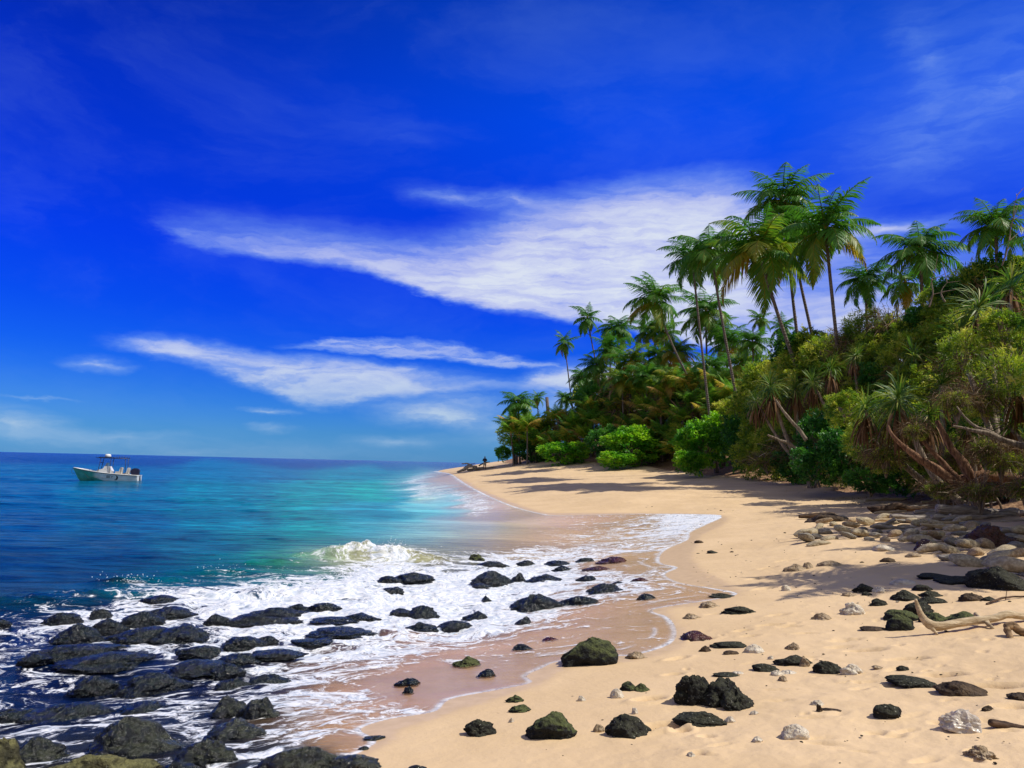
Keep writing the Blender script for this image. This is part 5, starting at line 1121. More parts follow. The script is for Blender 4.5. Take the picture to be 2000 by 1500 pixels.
# scrub in front of the pandanus feet, and the dry growth hanging over the bank
for i, (px, py, rx, ry, d, kd, lb) in enumerate([(1730, 900, 46, 42, 31, 'd', 'brown dead fronds hanging over the bank left of the bare trunks'), (1690, 868, 44, 40, 34, 'l', 'grassy brown clump above the dark ferns'),
    (1955, 905, 52, 36, 25.5, 'd', 'matted brown growth at the right edge above the driftwood'), (2005, 960, 50, 34, 23, 'd', 'dark hanging growth at the right edge over the big driftwood'),
    (1925, 790, 50, 42, 28, 'd', 'brown skirted thicket right of the slope middle'), (1970, 735, 46, 44, 27, 'l', 'long leaved clump near the right edge'), (1850, 905, 36, 26, 27.5, 'd', 'straw coloured litter caught among the roots'), (1915, 965, 50, 26, 24.5, 'd', 'dark tangle over the upper driftwood'),
    (1840, 960, 44, 24, 26, 'd', 'dry twigs above the left end of the driftwood pile'), (1880, 690, 44, 40, 29, 'l', 'narrow leaved clump below the starburst head'), (1960, 640, 44, 38, 28, 'o', 'olive scrub between the heads of the tall pandanus'), (1868, 790, 42, 34, 26.5, 'd', 'dry brown tangle hanging above the exposed trunks'), (1790, 845, 30, 26, 26.5, 'd', 'small tangle of dead fronds over the lowest trunk tip'), (1925, 880, 34, 26, 25.5, 'd', 'twiggy clump wedged between trunk bases'), (1720, 800, 40, 36, 33, 'o', 'olive scrub left of the far leaning pandanus head'), (1650, 800, 44, 38, 36, 'o', 'olive scrub above the deep green shrub')]):
    shrub(px, py, rx, ry, d, kd, lb, None, 'shrub', i)

for i, (px, py, rx, ry, d, lb) in enumerate([(2165, 800, 130, 140, 20.5, 'big olive shrub just outside the right edge above the cobbles'), (2260, 700, 150, 150, 22.5, 'tall olive shrub farther outside the right edge'), (2170, 930, 120, 110, 18.5, 'low olive shrub outside the right edge beside the cobbles'),
    (2120, 850, 90, 120, 22.5, 'olive shrub outside the right edge behind the driftwood logs'), (2310, 900, 130, 130, 16.5, 'dense shrub outside the right edge shading the big black boulder')]):
    shrub(px, py, rx, ry, d, 'o' if i % 2 == 0 else 'g', lb, None, 'shrub', i)
# ================================================================ DRIFTWOOD
def pxpath(pts):
    """(px, py, depth or None for on the sand, lift) -> world points"""
    o = []
    for (px, py, d, lift) in pts:
        p = march(px, py, height) if d is None else at(px, py, d)
        p = np.array(p, float); p[2] += lift; o.append(p)
    return np.array(o)
def driftwood(name, P, r0, r1, mat, label, cat='driftwood', group='driftwood on the beach', seed=0, wob=.03, sides=12, knots=0, rprof=None, extra=None):
    P = np.asarray(P, float); base = P[0].copy(); rs = np.random.RandomState(seed); C = catmull(P - base, 8)
    L = np.linalg.norm(np.diff(C, axis=0), axis=1).sum(); C += np.stack([vnoise(C * 3 / max(L, .5) * 2 + k * 9 + seed) for k in range(3)], 1) * wob * L * .4
    r = np.interp(np.linspace(0, 1, len(C)), np.linspace(0, 1, len(rprof)), rprof) if rprof else np.linspace(r0, r1, len(C))
    g = Geo(); V, Q, T = tube(C, r * (1 + .16 * vnoise(C * (2.2 / max(L, .3)) * 3 + seed * 3.3)), sides, rs, .05); g.add(V, Q, T)
    for k in range(knots):
        i = rs.randint(3, len(C) - 3); V0, F0 = ICO[2]; a = rs.uniform(0, 6.28); g.add(V0 * r[i] * .55 + C[i] + np.array([math.cos(a), math.sin(a) * .3, abs(math.sin(a))]) * r[i] * .75, None, F0)
    for e_ in (extra or []):
        C2 = catmull(np.asarray(e_[0], float) - base, 6); V, Q, T = tube(C2, np.linspace(e_[1], e_[2], len(C2)), 9, rs, .12); g.add(V, Q, T)
    return tag(link(name, g.mesh(name, mat), loc=base), label, cat, group)
el_ = march(1832, 1238, height); dE = el_[1]
tip = at(1789, 1172, dE + .12); arm = [at(1806, 1207, dE + .05), at(1822, 1229, dE)]
body_ = [el_ + (0, 0, .03), at(1850, 1222, dE + .06), at(1893, 1213, dE + .16), at(1935, 1208, dE + .22), at(1968, 1201, dE + .28), at(1998, 1205, dE + .34), at(2060, 1214, dE + .4)]
P = [tip, arm[0], arm[1]] + body_[1:]
P = [at(1788, 1170, dE + .1), at(1793, 1186, dE + .08), at(1801, 1204, dE + .05), at(1815, 1219, dE + .02), at(1836, 1223, dE + .03), at(1870, 1217, dE + .1), at(1905, 1212, dE + .18), at(1940, 1208, dE + .22), at(1968, 1200, dE + .28), at(2000, 1204, dE + .34), at(2070, 1212, dE + .4)]
k_ = dE / F
driftwood('driftwood_branch', P, 0, 0, M_DRIFT, 'sunlit bleached branch bent like a hockey stick with its tip pointing up', seed=1, wob=.0, sides=14, rprof=[2.5 * k_, 5 * k_, 7 * k_, 9 * k_, 8 * k_, 7.5 * k_, 7.5 * k_, 7 * k_, 8 * k_, 7.5 * k_, 7.5 * k_],
          extra=[([at(1812, 1217, dE + .02), at(1822, 1229, dE - .02), march(1832, 1240, height)], 6 * k_, 1.5 * k_), ([at(1926, 1212, dE + .2), march(1937, 1226, height)], 5 * k_, 1.5 * k_), ([march(1915, 1219, height) + (0, .1, .1), march(1940, 1227, height)], 4 * k_, 3 * k_)])
e2 = march(1972, 1245, height); d2 = e2[1]
driftwood('driftwood_stump', [at(1963, 1226, d2 + .05), at(1978, 1222, d2 + .05), at(1992, 1232, d2 + .02), at(2030, 1245, d2)], .05, .07, M_BDRIFT if False else mat_bark('brown_driftwood', (0.10, 0.06, 0.03), (0.36, 0.24, 0.13), 0, 3.0, 0), 'forked brown stump of driftwood propped under the bleached branch at the right edge', seed=2, rprof=[7 * d2 / F, 9 * d2 / F, 8 * d2 / F, 8 * d2 / F],
          extra=[([at(1966, 1228, d2 + .03), march(1974, 1247, height), march(1976, 1249, height) - (0, 0, .03)], 6.5 * d2 / F, 5 * d2 / F)])
l3 = march(1932, 1420, height); d3 = l3[1]
driftwood('driftwood_log', [at(1934, 1411, d3), at(1965, 1418, d3 + .02), at(2000, 1428, d3 - .02), at(2080, 1448, d3 - .05)], .03, .04, M_BDRIFT, 'dark split log entering from the right edge in the foreground', seed=3, wob=.0, rprof=[6 * d3 / F, 9.5 * d3 / F, 10 * d3 / F, 10 * d3 / F])
driftwood('driftwood_twig', pxpath([(1925, 1180, None, .01), (1950, 1175, None, .02), (1985, 1168, None, .02), (2040, 1166, None, .02)]), .018, .010, M_BDRIFT, 'thin dark twig with an upright spur lying in the shade', seed=4, sides=7,
          extra=[([march(1964, 1172, height), march(1966, 1172, height) + (.01, 0, .14)], .006, .003)])
LOGS = [  # px path with lift above the sand, radii in px, material, label
 ([(1694, 991, .35), (1712, 1001, .2), (1735, 1003, .3), (1750, 988, .45), (1775, 998, .35), (1800, 1010, .2)], (2, 7, 8, 6, 5, 3), 'd', 'black crooked branch with a hooked left end on top of the cobbles'),
 ([(1702, 1064, .03), (1722, 1040, .35), (1748, 1014, .5)], (2.5, 4, 3.5), 'g', 'thin grey stick leaning from the sand up onto the pile'),
 ([(1830, 993, .5), (1880, 998, .5), (1930, 1008, .4), (1975, 1030, .3), (1990, 1042, .2)], (7, 10, 10, 11, 8), 'g', 'thickest grey log arching along the top of the driftwood pile'),
 ([(1780, 1014, .3), (1830, 1018, .35), (1880, 1014, .4), (1912, 1010, .4)], (4, 7, 7, 6), 'g', 'straight grey log under the arching one'),
 ([(1820, 1010, .3), (1870, 1022, .3), (1930, 1030, .25)], (5, 6, 3), 'g', 'grey pole crossing below the straight log'),
 ([(1740, 1008, .4), (1790, 1018, .3), (1850, 1030, .2)], (4, 5, 4), 'g', 'grey pole sloping down from the black branch'),
 ([(1955, 1035, .4), (1980, 1046, .3), (2010, 1056, .25)], (5, 6, 5), 'g', 'short weathered piece at the right of the root ball'),
 ([(1890, 1056, .2), (1898, 1042, .3), (1904, 1030, .4)], (4, 5, 4), 'b', 'short buff stub standing by the root ball'),
 ([(1560, 1010, .1), (1590, 1012, .1), (1630, 1014, .1)], (3, 5, 4), 'd', 'short dark log at the left tip of the pile'),
 ([(1930, 1000, .6), (1965, 1004, .5), (2020, 1020, .4)], (5, 6, 6), 'g', 'grey limb lying behind the arching log at the right'),
 ([(1690, 985, .1), (1730, 978, .1), (1770, 976, .1)], (2, 3, 2), 'b', 'pale straight stick on the sand behind the pile'),
 ([(1800, 1000, .25), (1818, 985, .5), (1832, 965, .9)], (2.5, 2.5, 1.5), 'b', 'cream coloured twig rising from the left of the pile'),
]
rs = np.random.RandomState(77); EX = sorted([(rs.uniform(1690, 1960), rs.uniform(992, 1036)) for _ in range(22)])
for i, (x, y) in enumerate(EX):
    L_ = rs.uniform(35, 90); sl = rs.uniform(-.35, .4); bw = rs.uniform(-6, 6); rr_ = rs.uniform(1.6, 4.2); k = int(rs.randint(3))
    LOGS.append(([(x, y, .3), (x + L_ * .5, y + L_ * .5 * sl + bw, .3), (x + L_, y + L_ * sl, .3)], (rr_ * .6, rr_, rr_ * .4), 'ggb'[k], '%s stick of driftwood, %s from left among the loose sticks' % (['grey', 'weathered grey', 'pale'][k], ordw(i + 1))))
for i, (pp, rr, mk, lb) in enumerate(LOGS):
    W_ = pxpath([(a, b, None, 0) for a, b, c in pp]); dm = np.array([math.hypot(w[0], w[1]) for w in W_])
    d0 = dm.min() + .3; W_ = np.array([at(a, b, W_[0][1] * .5 + W_[-1][1] * .5) for a, b, c in pp])
    # rest it on the stones: keep the drawn outline but stay above the sand
    for w in W_: w[2] = max(w[2], zat(w[0], w[1]) + .10)
    driftwood('driftwood_log', W_, 0, 0, {'d': M_BDRIFT, 'g': M_GDRIFT, 'b': M_DRIFT}[mk], lb, seed=20 + i, wob=.02, sides=10, rprof=[q * dm.mean() / F for q in rr], knots=1)

# exposed trunks and roots of the leaning trees on the bank
TR = [([(1870, 948), (1835, 920), (1800, 900), (1768, 876), (1742, 848), (1735, 832)], (17, 19, 15, 10, 7, 3), 25.6, 'reddish trunk leaning left, lowest of the exposed trunks'),
      ([(1878, 945), (1852, 915), (1822, 885), (1800, 858), (1786, 835)], (14, 12, 9, 7, 5), 26.1, 'thin reddish trunk second from the left on the bank'),
      ([(1905, 945), (1882, 905), (1858, 875), (1842, 845), (1830, 822)], (16, 17, 14, 11, 8), 26.6, 'thick reddish trunk in the middle of the exposed group'),
      ([(1925, 940), (1908, 905), (1895, 870), (1880, 845), (1862, 828)], (13, 13, 11, 9, 6), 27.1, 'dark reddish trunk right of the thick one'),
      ([(2030, 880), (1990, 868), (1955, 858), (1920, 845), (1890, 838), (1862, 833)], (13, 12, 10, 9, 6, 4), 24.6, 'pale limb running level across the bank from the right'),
      ([(1960, 860), (1930, 842), (1905, 832), (1885, 815), (1868, 795)], (8, 7, 6, 4, 2), 25.1, 'sunlit twig forking upward from the level limb'),
      ([(1995, 940), (1955, 932), (1915, 930), (1870, 940), (1840, 955)], (20, 22, 20, 15, 8), 26.5, 'massive buttress root along the foot of the bank'),
      ([(1575, 860), (1560, 838), (1540, 815), (1522, 792), (1515, 780)], (7, 6, 5, 4, 3), 40, 'pale trunk slanting up through the scrub in mid slope'),
      ([(1560, 880), (1545, 868), (1520, 858), (1500, 850)], (6, 5, 4, 3), 41, 'grey limb low in the scrub left of the deep green shrub')]
for i, (pp, rr, d, lb) in enumerate(TR):
    P = np.array([at(a, b, d + j * .15) for j, (a, b) in enumerate(pp)])
    driftwood('leaning_trunk', P, 0, 0, M_BARK if i not in (4, 5, 7, 8) else M_GREYBARK, lb, 'tree trunk', 'bare trunks and roots on the bank', seed=60 + i, wob=.03, sides=12, rprof=[q * .52 * d / F for q in rr], knots=2)
# bare twigs above the skyline at right
for i, (pp, lb, d) in enumerate([([(1960, 520), (1972, 470), (1978, 430), (1986, 382)], 'bare dead twig sticking up highest at the right edge', 33), ([(1815, 600), (1822, 575), (1820, 548), (1826, 530)], 'small bare twig beside the broad palm', 36), ([(1845, 590), (1838, 570), (1850, 552)], 'grey leafless sprig between the broad palm and the starburst head', 35)]):
    P = np.array([at(a, b, d) for a, b in pp]); rs = np.random.RandomState(i)
    ex = [([P[k], P[k] + rs.normal(0, .35, 3) + (.2, 0, .35)], .02, .006) for k in range(1, len(P)) for _ in range(2)]
    driftwood('bare_twig', P, .04, .01, M_GREYBARK, lb, 'twig', 'bare twigs on the skyline', seed=i, sides=6, extra=ex)

# far driftwood heap at the point
FD = [([(893, 922, .1), (905, 917, .3), (918, 911, .5), (932, 912, .4)], (1.5, 2.5, 2.5, 1.5), 'grey fallen limb at the left of the far driftwood heap'), ([(902, 906, .9), (912, 905, 1.0), (922, 911, .4), (928, 917, .2)], (1, 1.5, 2, 2), 'curved root end rising from the far driftwood heap'),
      ([(912, 919, .1), (930, 915, .4), (948, 914, .4), (970, 912, .3)], (2, 3, 2.5, 1.5), 'long fallen trunk the distant person stands behind'), ([(935, 910, .6), (945, 905, .8), (957, 902, 1.0)], (1.5, 1.3, .8), 'thin branch sticking out right of the distant person'), ([(905, 914, .5), (915, 908, .7), (928, 905, .8)], (1, 1, .6), 'splayed root in the far driftwood heap')]
fdd = 104.0
for i, (pp, rr, lb) in enumerate(FD):
    P = np.array([at(a, b, fdd + i * .5) for a, b, c in pp])
    for w in P: w[2] = max(w[2], zat(w[0], w[1]) + .05)
    driftwood('driftwood_log', P, 0, 0, M_GDRIFT if i != 3 else M_BDRIFT, lb, seed=80 + i, wob=.05, sides=7, rprof=[q * fdd / F for q in rr])

# ================================================================ PLASTIC
m_, n_ = material('cloudy_plastic'); P_ = objc(n_)
a_ = princ(n_, (0.52, 0.46, 0.38), 0.32, n_.bump(n_.noise(P_, 18, 4, 0.6), 0.5, 0.01), 0.5); t_ = n_.new('ShaderNodeBsdfTransparent'); t_.inputs[0].default_value = (.95, .93, .9, 1)
x_ = n_.new('ShaderNodeMixShader'); n_.put(x_.inputs[0], n_.mr(n_.noise(P_, 6, 3), .3, .6, .55, .98)); n_.l.new(t_.outputs[0], x_.inputs[1]); n_.l.new(a_, x_.inputs[2]); finish(n_, x_.outputs[0]); M_PLAS = m_
def crumpled():
    cen, a, b, c, rz = fit_box(1847, 1390, 1922, 1431, height, .7)
    V0, F0 = ICO[5]; rs = np.random.RandomState(7); V = V0.copy(); r = np.ones(len(V))
    for k in range(22):                                         # sharp creases
        nrm = rs.normal(size=3); nrm /= np.linalg.norm(nrm); d = V0 @ nrm; r -= np.maximum(0, d - rs.uniform(.6, .85)) * rs.uniform(.5, .9)
    r += .22 * (1 - 2 * np.abs(fbm(V0 * 1.6, 2))) + .12 * (1 - 2 * np.abs(fbm(V0 * 3.3 + 5, 2)))
    V = V * r[:, None] * np.array([a * .78, b * .8, c * .62]); k = V[:, 0] > .1 * a; V[k, 2] *= np.clip(1 - (V[k, 0] / a - .1) * .55, .3, 1); V[:, 2] = np.maximum(V[:, 2], -.02)
    g = Geo(); g.add(V, None, F0)
    tag(link('crumpled_plastic', g.mesh('crumpled_plastic', M_PLAS, False), loc=cen, rot=(0, 0, rz)), 'crumpled cloudy plastic container half buried in the right foreground', 'litter')
crumpled()

# ================================================================ BOAT
def simple(name, c, rough=.4, spec=.5, metal=0.0, emit=None):
    m, n = material(name); P = objc(n)
    cc = n.mix(n.mr(n.noise(P, 3, 4, .6), .35, .7), c, tuple(x * .86 for x in c)); finish(n, princ(n, cc, rough, None, spec, Metallic=metal)); return m
M_WHITE = simple('white_gelcoat', (.80, .80, .78), .25); M_NAVY = simple('dark_blue_cowl', (.012, .015, .05), .25); M_TUBE = simple('dark_tubing', (.02, .03, .07), .4); M_BLK = simple('black_paint', (.01, .01, .012), .4)
M_SEATC = simple('cream_vinyl', (.62, .58, .5), .6); M_DECK = simple('deck_grey', (.45, .46, .46), .7); M_CHROME = simple('stainless', (.6, .62, .65), .2, .5, 1.0)
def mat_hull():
    m, n = material('hull_paint_with_reflection'); P = objc(n); s_ = n.new('ShaderNodeSeparateXYZ'); n.put(s_.inputs[0], P); X, Z = s_.outputs[0], s_.outputs[2]
    # shade and turquoise water reflection painted onto the white hull, forward and below a line falling towards the stern; x runs to the bow
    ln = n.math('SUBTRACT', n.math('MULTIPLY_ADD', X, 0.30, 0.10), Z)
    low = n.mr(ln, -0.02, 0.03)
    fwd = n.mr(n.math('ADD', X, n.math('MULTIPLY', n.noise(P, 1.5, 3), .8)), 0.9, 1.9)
    f = n.math('MAXIMUM', low, fwd); wh = n.mix(n.mr(n.noise(P, 2.5, 4), .3, .7), (.80, .80, .76), (.68, .69, .66)); water_refl = n.mix(n.mr(n.noise(P, 2.0, 4), .3, .7), (.055, .36, .27), (.10, .46, .36))
    c = n.mix(f, wh, water_refl); c = n.mix(n.mr(Z, 0.035, 0.02), c, (.01, .02, .03))
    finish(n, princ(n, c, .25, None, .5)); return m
def boat():
    D = 76.0; wl = at(211, 941, D); yaw = math.pi + RAD(13)        # bow to the left, swung a little to us
    root = bpy.data.objects.new('motor_boat', None); COL.objects.link(root); root.location = (wl[0], wl[1], -.03); root.rotation_euler = (RAD(1), RAD(-0.5), yaw); root.scale = (.88, .88, .92)
    tag(root, 'small open centre console motor boat anchored on the blue water at left', 'boat')
    # stations from transom (x=-3.1) to bow (x=3.45): half beam at sheer, at chine, sheer height, chine height, keel depth
    xs = np.array([-3.10, -2.6, -1.6, -.4, .8, 1.8, 2.6, 3.15, 3.5]); bs = np.array([1.10, 1.14, 1.16, 1.16, 1.10, .92, .62, .30, .03]); bc = np.array([.98, 1.0, 1.0, .97, .82, .56, .28, .08, .01])
    zs = np.array([.74, .76, .80, .88, .99, 1.12, 1.24, 1.33, 1.38]); zc = np.array([.14, .14, .14, .15, .19, .28, .42, .68, 1.1]); zk = np.array([-.25, -.26, -.28, -.3, -.3, -.25, -.12, .30, 1.0]); xk = xs.copy(); xk[-3:] -= np.array([.05, .15, .25]); xk[-1] -= .0
    rows = []
    for i in range(9):
        zm = zc[i] + (zs[i] - zc[i]) * .72; bm_ = bc[i] + (bs[i] - bc[i]) * .75
        sec = [(xk[i], 0, zk[i]), (xs[i] - (.08 if i > 5 else 0), bc[i], zc[i]), (xs[i], bc[i] + .03 + (bs[i] - bc[i]) * .30, zc[i] + (zs[i] - zc[i]) * .36), (xs[i], bm_, zm), (xs[i], bm_ + .035, zm + .02), (xs[i], bs[i], zs[i])]
        rows.append([(x, y, z) for x, y, z in sec] + [(x, -y, z) for x, y, z in reversed(sec[1:])])
    V = np.array(rows); n_, m = V.shape[:2]; ring = list(range(m))
    def idx(i, j): return i * m + j
    order = [5, 4, 3, 2, 1, 0, 10, 9, 8, 7, 6]; Q = []
    for i in range(n_ - 1):
        for a, b in zip(order[:-1], order[1:]): Q.append([idx(i, a), idx(i, b), idx(i + 1, b), idx(i + 1, a)])
    T = [[idx(0, 0), idx(0, order[k]), idx(0, order[k + 1])] for k in range(len(order) - 1) if 0 not in (order[k], order[k + 1])] + [[idx(0, 0), idx(0, 5), idx(0, 6)]]
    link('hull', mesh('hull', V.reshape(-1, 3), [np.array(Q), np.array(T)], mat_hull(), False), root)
    # gunwale
    g = Geo()
    for sg in (1, -1):
        P = np.stack([xs, bs * sg, zs + .01], 1); V1, Q1, T1 = tube(catmull(P, 3), np.full((len(xs) - 1) * 3 + 1, .045), 6); g.add(V1, Q1, T1)
    V1, Q1, T1 = tube([(-3.1, -1.1, .75), (-3.1, 1.1, .75)], [.05, .05], 6); g.add(V1, Q1, T1); link('gunwale', g.mesh('gunwale', M_WHITE), root)
    g = Geo()
    for sg in (1, -1): 
        P = np.stack([xs, (bs + .03) * sg, zs - .05], 1); V1, Q1, T1 = tube(catmull(P, 3), np.full((len(xs) - 1) * 3 + 1, .022), 5); g.add(V1, Q1, T1)
    link('rub_rail', g.mesh('rub_rail', M_BLK), root)
    dk = []; 
    for i in range(9): dk += [(xs[i], bs[i] * .93, .42 if i < 6 else zs[i] - .12), (xs[i], -bs[i] * .93, .42 if i < 6 else zs[i] - .12)]
    link('deck', mesh('deck', np.array(dk), np.array([[2 * i, 2 * i + 1, 2 * i + 3, 2 * i + 2] for i in range(8)]), M_DECK, False), root)
    def prism(prof, w0, w1):                                    # side profile (x,z) swept in y
        n0 = len(prof); V = np.array([(x, w0, z) for x, z in prof] + [(x, w1, z) for x, z in prof]); g = Geo()
        Qs = [[k, (k + 1) % n0, n0 + (k + 1) % n0, n0 + k] for k in range(n0)]; Ts = [[0, k + 1, k] for k in range(1, n0 - 1)] + [[n0, n0 + k, n0 + k + 1] for k in range(1, n0 - 1)]
        g.add(V, Qs, Ts); return g
    con = link('console', prism([(-.15, .42), (-.40, 1.15), (-.12, 1.62), (.38, 1.62), (.52, 1.35), (1.15, 1.18), (1.25, .42)], -.48, .48).mesh('console', M_WHITE, False), root)
    link('windscreen', prism([(.10, 1.60), (.36, 1.60), (.16, 1.98), (.10, 1.98)], -.44, .44).mesh('windscreen', simple('smoked_perspex', (.25, .30, .36), .1), False), con)
    hatch = link('hatch', prism([(.7, .75), (.7, .95), (.9, .95), (.9, .75)], -.495, -.485).mesh('hatch', M_BLK, False), con)
    for nm, prof, w in [('helm_seat', [(-1.25, .42), (-1.25, 1.05), (-1.35, 1.52), (-1.22, 1.55), (-1.08, 1.12), (-.72, 1.10), (-.72, .42)], .42), ('rear_seat', [(-1.95, .42), (-1.95, 1.0), (-2.05, 1.5), (-1.93, 1.52), (-1.80, .98), (-1.5, .95), (-1.5, .42)], .5)]:
        link(nm, prism(prof, -w, w).mesh(nm, M_SEATC, False), root)
    # T-top
    g = Geo(); L = [[(1.05, .5, .45), (.75, .62, 2.45)], [(1.05, -.5, .45), (.75, -.62, 2.45)], [(-.15, .5, .45), (-.25, .62, 2.45)], [(-.15, -.5, .45), (-.25, -.62, 2.45)], [(-1.75, .55, .8), (-1.7, .62, 2.45)], [(-1.75, -.55, .8), (-1.7, -.62, 2.45)],
         [(1.2, .66, 2.46), (-1.9, .66, 2.46)], [(1.2, -.66, 2.46), (-1.9, -.66, 2.46)], [(1.2, -.66, 2.46), (1.2, .66, 2.46)], [(.0, -.66, 2.46), (.0, .66, 2.46)], [(-1.9, -.66, 2.46), (-1.9, .66, 2.46)], [(.75, -.6, 2.0), (.75, .6, 2.0)]]
    for p in L: V1, Q1, T1 = tube(p, [.032, .032], 7); g.add(V1, Q1, T1)
    tt = link('top_frame', g.mesh('top_frame', M_TUBE), root)
    link('canopy', prism([(.95, 2.50), (.95, 2.55), (-.55, 2.55), (-.55, 2.50)], -.66, .66).mesh('canopy', M_TUBE, False), tt)
    g = Geo()
    for x in (-.75, -1.0, -1.25, -1.5, -1.8):
        for y in (-.5, .3): V1, Q1, T1 = tube([(x, y, 2.44), (x - .04, y, 2.66)], [.028, .022], 6); g.add(V1, Q1, T1)
    link('rod_holders', g.mesh('rod_holders', M_BLK), tt)
    g = Geo(); r = [(.0, 2.57), (.28, 2.57), (.31, 2.62), (.30, 2.78), (.24, 2.86), (0, 2.88)]; ns = 20; V1 = []
    for q, z in r: V1 += [(.22 + q * math.cos(a), q * math.sin(a), z) for a in np.linspace(0, 2 * math.pi, ns, endpoint=False)]
    Qs = [[i * ns + j, i * ns + (j + 1) % ns, (i + 1) * ns + (j + 1) % ns, (i + 1) * ns + j] for i in range(5) for j in range(ns)]; g.add(np.array(V1), Qs); link('radar_dome', g.mesh('radar_dome', M_WHITE), root)
    # outboard
    ob = link('outboard_motor', prism([(-3.0, .78), (-3.05, 1.28), (-2.9, 1.46), (-2.6, 1.50), (-2.30, 1.42), (-2.14, 1.22), (-2.14, .95), (-2.3, .78)], -.24, .24).mesh('outboard_motor', M_NAVY, False), root)
    ob.location.x = -.05
    link('lower_unit', prism([(-3.2, -.35), (-3.2, .2), (-3.12, .80), (-2.85, .80), (-2.85, .2), (-2.95, -.35)], -.07, .07).mesh('lower_unit', M_NAVY, False), ob)
    V1, Q1, T1 = tube([(-2.35, .9, .8), (-2.15, .86, 1.25)], [.02, .015], 5); g = Geo(); g.add(V1, Q1, T1); link('grab_handle', g.mesh('grab_handle', M_CHROME), root)
    V1, Q1, T1 = tube(catmull([(3.5, 0, 1.35), (3.68, .02, 1.1), (3.6, .05, .85), (3.3, .08, .72)], 4), np.full(13, .018), 5); g = Geo(); g.add(V1, Q1, T1); link('bow_line', g.mesh('bow_line', M_BLK), root)
    # lettering and crescent on the side towards the beach (which is +y in the boat's own axes after the turn)
    side = 1
    def ysurf(x, z):
        b0 = np.interp(x, xs, bc); b1 = np.interp(x, xs, bs); z0 = np.interp(x, xs, zc); z1 = np.interp(x, xs, zs); f = (z - z0) / (z1 - z0)
        return np.interp(f, [0, .36, .72, .721, 1], [b0, b0 + .03 + (b1 - b0) * .3, b0 + (b1 - b0) * .75, b0 + (b1 - b0) * .75 + .035, b1]) + .012
    cx, cz, R = -.95, .47, .25; th = np.linspace(RAD(-110), RAD(95), 24); out_ = [(cx - R * math.cos(t), cz + R * math.sin(t)) for t in th]; inn = [(cx + .06 - (R * .80) * math.cos(t) * .78, cz + .04 + (R * .92) * math.sin(t)) for t in th]
    V1 = np.array([(x, side * ysurf(x, z), z) for x, z in out_ + inn]); n1 = len(th); link('crescent_emblem', mesh('crescent_emblem', V1, np.array([[k, k + 1, n1 + k + 1, n1 + k] for k in range(n1 - 1)]), M_BLK, False), root)
    LET = {'S': [[(1, 1), (.2, 1), (0, .8), (.15, .55), (.85, .45), (1, .2), (.8, 0), (0, 0)]], 'E': [[(1, 1), (0, 1), (0, 0), (1, 0)], [(0, .5), (.8, .5)]], 'Y': [[(0, 1), (.5, .5), (1, 1)], [(.5, .5), (.5, 0)]]}
    for k, ch in enumerate('SEY'):
        g = Geo(); x0 = -.02 - k * .235; w, h_ = .17, .20
        for st in LET[ch]:
            P = [(x0 - q[0] * w + (q[1]) * -.05, 0, .46 + q[1] * h_) for q in st]; P = [(x, side * ysurf(x, z), z) for x, _, z in P]; V1, Q1, T1 = tube(P, np.full(len(P), .022), 5); g.add(V1, Q1, T1)
        link('letter_' + ch.lower(), g.mesh('letter_' + ch.lower(), M_BLK), root)
boat()

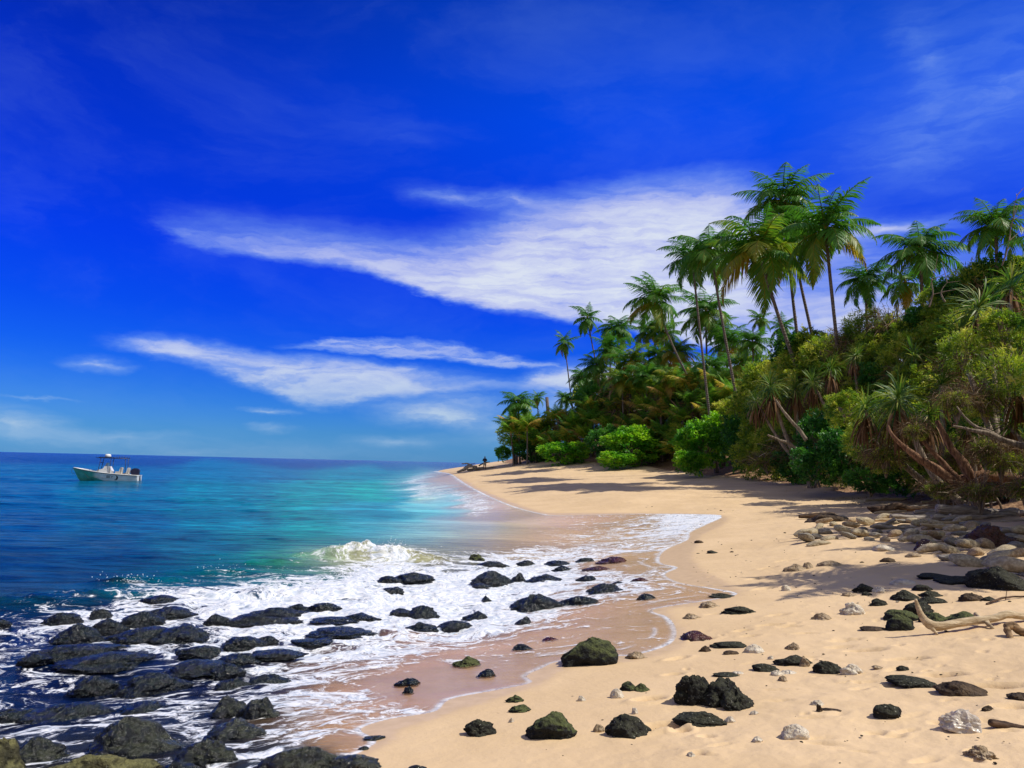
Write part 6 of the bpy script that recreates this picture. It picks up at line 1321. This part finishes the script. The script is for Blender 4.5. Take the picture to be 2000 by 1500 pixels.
# ================================================================ PERSON
def person():
    fx = at(946.5, 915.5, 103.0); z0 = zat(fx[0], fx[1]); k = 1.0
    H = 1.72
    J = {'pelvis': (0, 0, .95), 'waist': (0, 0, 1.08), 'chest': (.01, 0, 1.30), 'neck': (.01, 0, 1.48), 'head0': (0, -.01, 1.56), 'head1': (-.01, -.02, 1.64), 'head2': (0, -.01, 1.715),
         'hipL': (-.10, 0, .90), 'kneeL': (-.13, -.02, .50), 'ankL': (-.14, .03, .09), 'toeL': (-.15, -.12, .04), 'hipR': (.10, 0, .90), 'kneeR': (.12, -.01, .50), 'ankR': (.13, .04, .09), 'toeR': (.15, -.11, .04),
         'shL': (-.18, 0, 1.42), 'elL': (-.30, -.04, 1.17), 'wrL': (-.14, -.22, 1.22), 'haL': (-.05, -.27, 1.24), 'shR': (.19, 0, 1.42), 'elR': (.27, -.02, 1.15), 'wrR': (.14, -.20, 1.18), 'haR': (.05, -.25, 1.21)}
    E_ = [('pelvis', 'waist'), ('waist', 'chest'), ('chest', 'neck'), ('neck', 'head0'), ('head0', 'head1'), ('head1', 'head2'), ('pelvis', 'hipL'), ('hipL', 'kneeL'), ('kneeL', 'ankL'), ('ankL', 'toeL'), ('pelvis', 'hipR'), ('hipR', 'kneeR'), ('kneeR', 'ankR'), ('ankR', 'toeR'),
          ('chest', 'shL'), ('shL', 'elL'), ('elL', 'wrL'), ('wrL', 'haL'), ('chest', 'shR'), ('shR', 'elR'), ('elR', 'wrR'), ('wrR', 'haR')]
    Rr = {'pelvis': (.14, .11), 'waist': (.13, .10), 'chest': (.16, .11), 'neck': (.055, .055), 'head0': (.075, .085), 'head1': (.085, .10), 'head2': (.06, .07), 'hipL': (.09, .09), 'kneeL': (.058, .06), 'ankL': (.04, .045), 'toeL': (.035, .03), 'shL': (.06, .06), 'elL': (.045, .045), 'wrL': (.03, .03), 'haL': (.035, .022)}
    for a in ('hip', 'knee', 'ank', 'toe', 'sh', 'el', 'wr', 'ha'): Rr[a + 'R'] = Rr[a + 'L']
    names = list(J); me = bpy.data.meshes.new('person'); me.from_pydata([J[q] for q in names], [(names.index(a), names.index(b)) for a, b in E_], []); o = link('person', me)
    md = o.modifiers.new('skin', 'SKIN'); sk = me.skin_vertices[0].data
    for i, q in enumerate(names): sk[i].radius = Rr[q]; sk[i].use_root = (q == 'pelvis')
    o.modifiers.new('sub', 'SUBSURF').levels = 2; o.modifiers['sub'].render_levels = 2
    dg = bpy.context.evaluated_depsgraph_get(); bm2 = bpy.data.meshes.new_from_object(o.evaluated_get(dg)); bpy.data.objects.remove(o)
    V = np.array([v.co[:] for v in bm2.vertices]); Fq = [list(p.vertices) for p in bm2.polygons]
    skin = simple('brown_skin', (.16, .075, .04), .5); shirt = simple('dark_navy_shirt', (.008, .012, .04), .8); shorts = simple('pale_shorts', (.36, .33, .28), .8); hair = simple('black_hair', (.01, .008, .008), .7)
    bm2.name = 'person'; bm2.materials.clear(); bm2.materials.append(skin)
    root = link('person', bm2, loc=(fx[0], fx[1], z0), rot=(0, 0, RAD(25))); tag(root, 'person in dark shirt and pale shorts standing by the far driftwood, hands together', 'person')
    def shell(nm, sel, off, mat):
        nr = np.array([v.normal[:] for v in bm2.vertices]); keep = [f for f in Fq if all(sel(V[i]) for i in f)]
        us = sorted({i for f in keep for i in f}); mp = {v: i for i, v in enumerate(us)}; m2 = bpy.data.meshes.new(nm)
        m2.from_pydata([tuple(V[i] + nr[i] * off) for i in us], [], [[mp[i] for i in f] for f in keep]); m2.materials.append(mat); oo = link(nm, m2, root)
        for p in m2.polygons: p.use_smooth = True
    shell('shirt', lambda p: .98 < p[2] < 1.50 and not (p[1] < -.10 and abs(p[0]) < .2), .022, shirt)
    shell('shorts', lambda p: .55 < p[2] < 1.02, .028, shorts)
    shell('hair', lambda p: p[2] > 1.60 and (p[1] > -.06 or p[2] > 1.68), .018, hair)
person()

# spray thrown up by the little breaker
rs = np.random.RandomState(9); g = Geo(); V0, F0 = ICO[1]
for (cx, cy, wx_, wy_, nn) in [(765, 1066, 34, 12, 150), (800, 1080, 40, 10, 90), (690, 1068, 60, 8, 60), (250, 1130, 60, 12, 60), (430, 1105, 60, 8, 30)]:
    d = ray(cx, cy + 12); dd = -CAMZ / d[2] * d[1]
    for k in range(nn):
        p = at(cx + rs.normal() * wx_ * .5, cy - abs(rs.normal()) * wy_ * .7 + 6, dd + rs.normal(0, .25)); r = rs.uniform(.003, .011); g.add(V0 * r + p, None, F0)
m_, n_ = material('white_spray'); finish(n_, princ(n_, (.85, .86, .88), .5)); tag(link('spray', g.mesh('spray', m_)), 'white droplets of spray above the small breaker', None, None, 'stuff')

# fallen leaves and bits of weed strewn where the sand meets the growth
rs = np.random.RandomState(55); g = Geo(); P0 = []; 
for k in range(2600):
    t = rs.rand(); px = 1100 + 880 * t ** .8; py = np.interp(px, [1100, 1300, 1450, 1600, 1750, 1900, 2000], [912, 922, 932, 952, 985, 1035, 1060]) + abs(rs.normal()) * (4 + 26 * max(0, (px - 1300) / 700)) - 6
    P0.append(march(px, py, height))
P0 = np.array(P0) + (0, 0, .012); n0 = len(P0); a = rs.uniform(0, 6.28, n0); D = np.stack([np.cos(a), np.sin(a), rs.uniform(0, .25, n0)], 1)
V, Q, A = blades(P0, D, rs.uniform(.05, .22, n0), rs.uniform(.012, .045, n0), rs.uniform(.2, .8, n0), np.clip(rs.beta(2, 2, n0), 0, 1), seg=2); g.add(V, Q, None, A)
tag(link('leaf_litter', g.mesh('leaf_litter', M_DRY)), 'dry brown leaf litter strewn along the foot of the bushes', None, None, 'stuff')
